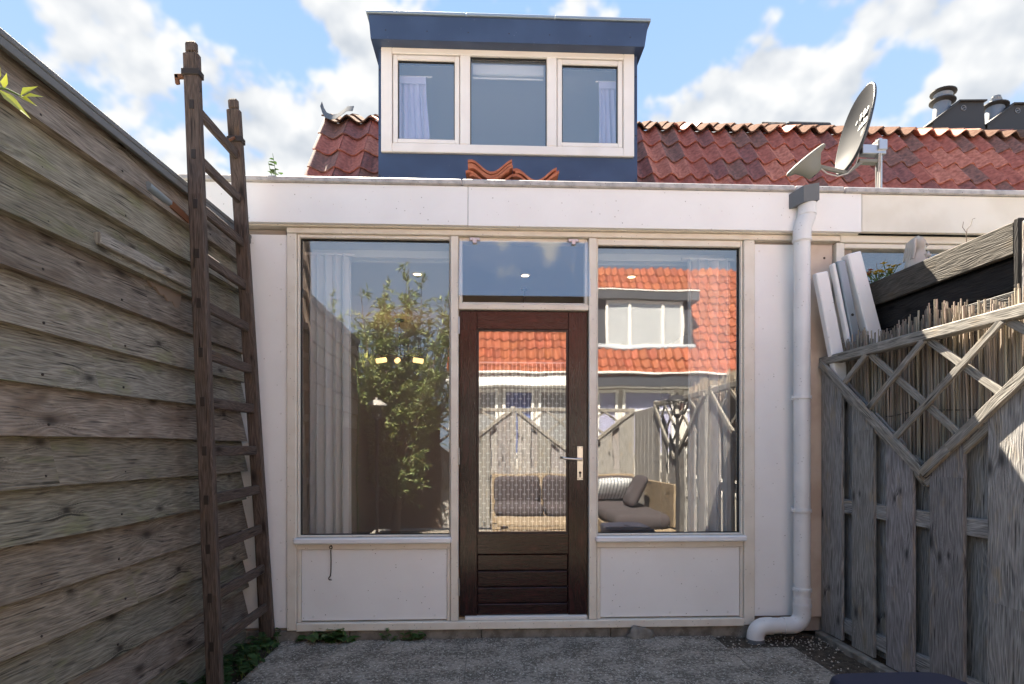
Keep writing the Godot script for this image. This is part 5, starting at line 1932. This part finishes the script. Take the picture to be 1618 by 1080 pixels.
# ---------------------------------------------------------------- the far side of the garden, mirrored in the windows
func far_house(x0: float, x1: float, label: String, board: Material, dormer: bool) -> void:
	var o := thing("terraced_house", label, "house", V((x0 + x1) / 2.0, 0, 12.0))
	part(o, "wall", bx(V(x0 + 0.05, 0.0, 10.2), V(x1 - 0.002, 3.0, 15.6)), mats.render_wall)
	var dk := M.new()
	dk.prism(PackedVector2Array([Vector2(9.9, 2.95), Vector2(12.8, 6.42), Vector2(15.9, 2.95)]), V(x0, 0, 0), Vector3.BACK, Vector3.UP, V(x1 - x0 - 0.001, 0, 0))
	var roof := part(o, "roof", dk, mats.roofing_felt)
	part(o, "fascia_board", bx(V(x0, 2.72, 9.80), V(x1 - 0.002, 3.0, 9.84), 0.004), board)
	part(o, "soffit", bx(V(x0, 2.70, 9.842), V(x1 - 0.002, 2.72, 10.2)), mats.white_board)
	part(o, "gutter", bx(V(x0, 3.001, 9.74), V(x1 - 0.002, 3.05, 9.86), 0.01), mats.white_gloss)
	var a := deg_to_rad(50.0)
	var b := Basis(Vector3.LEFT, V(0, cos(a), -sin(a)), V(0, -sin(a), -cos(a)))
	var w := 0.215
	var cols := int((x1 - x0) / w)
	var rows := 14
	var mm := MultiMesh.new()
	mm.transform_format = MultiMesh.TRANSFORM_3D
	mm.use_colors = true
	mm.mesh = pantile(w, 0.37, 0.03, 8)
	var list := []
	for r in rows:
		for i in cols:
			var x := x0 + (i + 1) * w
			var mid := x - w / 2.0
			var s := 0.33 * (r + 1)
			var p := V(x, 6.46, 12.8) + b.z * (s - 0.37) + b.y * 0.02
			if dormer and mid > 2.68 and mid < 5.22 and p.y < 5.25 and p.y > 3.95:
				continue
			list.append(p)
	mm.instance_count = list.size()
	for i in list.size():
		mm.set_instance_transform(i, Transform3D(b * Basis(Vector3.UP, R(-0.012, 0.012)), list[i]))
		var g := R(0.82, 1.12)
		mm.set_instance_color(i, Color(g, g * R(0.9, 1.08), g * R(0.85, 1.1)))
	var mi := MultiMeshInstance3D.new()
	mi.name = "roof_tiles"
	mi.multimesh = mm
	orange_mats[0].vertex_color_use_as_albedo = true
	mi.material_override = orange_mats[0]
	mi.set_meta("kind", "stuff")
	roof.add_child(mi)
	mi.position = -origin(roof)
	# ground floor windows
	var wins := [[x0 + 0.35, 0.9], [x0 + 1.35, 0.75], [x0 + 2.2, 0.9]] if not dormer else [[x0 + 0.2, 0.55], [x0 + 0.85, 1.3], [x0 + 2.4, 1.5]]
	for q in wins:
		var xx: float = q[0]
		var ww: float = q[1]
		var f := M.new()
		f.cbox(V(xx, 1.05, 10.12), V(xx + 0.07, 2.66, 10.199), 0.005)
		f.cbox(V(xx + ww - 0.07, 1.05, 10.12), V(xx + ww, 2.66, 10.199), 0.005)
		f.cbox(V(xx + 0.07, 2.59, 10.12), V(xx + ww - 0.07, 2.659, 10.1985), 0.005)
		f.cbox(V(xx + 0.07, 1.051, 10.12), V(xx + ww - 0.07, 1.12, 10.1985), 0.005)
		f.cbox(V(xx + 0.07, 2.12, 10.125), V(xx + ww - 0.07, 2.17, 10.1985), 0.005)
		var win := part(o, "window", f, mats.white_gloss)
		part(win, "blind", bx(V(xx + 0.075, 1.13, 10.185), V(xx + ww - 0.075, 2.58, 10.196)), mats.window_blue if ww == 0.75 else (mats.curtain_white if dormer else mats.upper_room))
		pane(win, "pane", Transform3D(Basis(Vector3.UP, PI), V(xx + ww - 0.07, 1.12, 10.16)), ww - 0.14, 1.47)
	if dormer:
		var d := part(o, "dormer", bx(V(2.70, 3.4, 10.62), V(5.20, 4.98, 12.6)), board)
		part(d, "cornice", bx(V(2.58, 4.981, 10.46), V(5.34, 5.20, 12.6), 0.01), board)
		part(d, "edge_trim", bx(V(2.57, 5.201, 10.44), V(5.35, 5.235, 12.6), 0.004), mats.white_gloss)
		var f := M.new()
		for q in [2.98, 3.55, 4.38, 4.90]:
			f.cbox(V(q, 3.85, 10.56), V(q + 0.075, 4.90, 10.62), 0.005)
		f.cbox(V(2.98, 4.90, 10.56), V(4.975, 4.975, 10.619), 0.005)
		f.cbox(V(2.98, 3.78, 10.56), V(4.975, 3.85, 10.619), 0.005)
		var win := part(o, "dormer_window", f, mats.white_gloss)
		for q in [[3.055, 3.55], [3.625, 4.38], [4.455, 4.90]]:
			part(win, "blind", bx(V(q[0], 3.851, 10.60), V(q[1], 4.899, 10.614)), mats.blind)
			pane(win, "pane", Transform3D(Basis(Vector3.UP, PI), V(q[1], 3.85, 10.585)), q[1] - q[0], 1.05)
		var fl := M.new()
		fl.hexa([V(2.6, 3.72, 10.50), V(5.3, 3.72, 10.50), V(5.3, 3.78, 10.60), V(2.6, 3.78, 10.60), V(2.6, 3.76, 10.48), V(5.3, 3.76, 10.48), V(5.3, 3.85, 10.60), V(2.6, 3.85, 10.60)])
		part(o, "lead_flashing", fl, mats.lead)

func build_back() -> void:
	far_house(-1.0, 2.45, "house across the gardens with white fascia under orange tiles", mats.white_board, false)
	far_house(2.452, 9.4, "house across the gardens with a dark dormer in orange tiles", mats.slate_board, true)
	var b := Basis(Vector3.LEFT, Vector3.UP, Vector3.FORWARD)
	lattice_panel(Transform3D(b, V(2.2, 0, 4.87)), "grey lattice fence panel behind the garden sofa", "")
	fence_post(V(0.37, 0, 4.88), "square post in the back fence between two lattice panels")
	lattice_panel(Transform3D(b, V(0.33, 0, 4.87)), "grey lattice fence panel behind the feathery shrub tree", "")
	var s := thing("board_fence", "plain board fence beside the feathery shrub tree", "fence", V(-1.68, 0, 4.2))
	for k in 6:
		var m := M.new()
		m.uo = Vector2(R(0, 4), R(0, 4))
		m.cbox(V(-1.69, 0.02, 3.57 + k * 0.213), V(-1.67, 1.8, 3.782 + k * 0.213), 0.001)
		part(s, "board", m, mats.ladder_wood)
	var bb := thing("board_fence", "dark brown board fence in the corner behind the tree trunk", "fence", V(-1.2, 0, 4.78))
	for k in 5:
		var m := M.new()
		m.uo = Vector2(R(0, 4), R(0, 4))
		m.cbox(V(-1.66 + k * 0.19, 0.02, 4.77), V(-1.472 + k * 0.19, 1.86, 4.79), 0.002)
		part(bb, "board", m, mats.ladder_wood)
	# feathery shrub tree
	var at := V(-1.32, 0, 4.32)
	var t := thing("feathery_tree", "tall feathery tree with narrow leaves in the garden corner", "tree", at)
	var tr := M.new()
	var mm := MultiMesh.new()
	mm.transform_format = MultiMesh.TRANSFORM_3D
	mm.use_colors = true
	var lm := M.new()
	leaf(lm, Vector3.ZERO, V(0, 0, 0.105), 0.0105, Vector3.UP)
	mm.mesh = lm.mesh()
	var list := []
	tr.tube([at + V(0, -0.05, 0), at + V(0.03, 0.5, 0.02), at + V(0.0, 1.1, 0.0)], [0.07, 0.055, 0.045], 9)
	for i in 92:
		var a := i * 2.4 + R(-0.3, 0.3)
		var reach := R(0.2, 1.15)
		var top := R(2.1, 3.35) + (0.95 if i % 8 == 0 else 0.0) * R(0.6, 1.0)
		var p0 := at + V(0.01, R(0.7, 1.1), 0)
		if i >= 74:
			top = R(0.75, 1.9)
			reach = R(0.25, 0.8)
			p0.y = R(0.25, 0.6)
		var p3 := at + V(cos(a) * reach * 0.95, top, sin(a) * reach * 0.55)
		var p1 := p0 + V(cos(a) * reach * 0.45, 0.5 if i < 74 else 0.25, sin(a) * reach * 0.3)
		var p2 := p1.lerp(p3, 0.5) + V(cos(a), 0, sin(a)) * 0.06
		var pts := []
		for k in 9:
			var q := k / 8.0
			pts.append(p0.bezier_interpolate(p1, p2, p3, q))
		var rr := []
		for k in 9:
			rr.append(lerpf(0.018, 0.003, k / 8.0))
		tr.tube(pts, rr, 5, false)
		for k in 30:
			var q := R(0.28, 1.0)
			var c := p0.bezier_interpolate(p1, p2, p3, q)
			var dirn := (V(R(-1, 1), R(-0.2, 1.0), R(-1, 1))).normalized()
			var ln := R(0.08, 0.38) * (1.15 - 0.7 * q)
			for j in 13:
				var s0 := c + dirn * ln * j / 12.0
				var d := (dirn * 0.7 + V(R(-1, 1), R(-0.6, 0.6), R(-1, 1))).normalized()
				list.append(Transform3D(Basis.looking_at(-d, V(R(-1, 1), 1.0, R(-1, 1)).normalized()).scaled_local(V(1, 1, R(0.6, 1.2))), s0 - at))
	mm.instance_count = list.size()
	for i in list.size():
		mm.set_instance_transform(i, list[i])
		var g := R(0.6, 1.4)
		mm.set_instance_color(i, Color(g * R(0.9, 1.15), g, g * R(0.8, 1.1)))
	part(t, "trunk", tr, mats.bark)
	var mi := MultiMeshInstance3D.new()
	mi.name = "crown"
	mi.multimesh = mm
	mi.material_override = mats.leaf_willow
	mi.set_meta("kind", "stuff")
	t.add_child(mi)
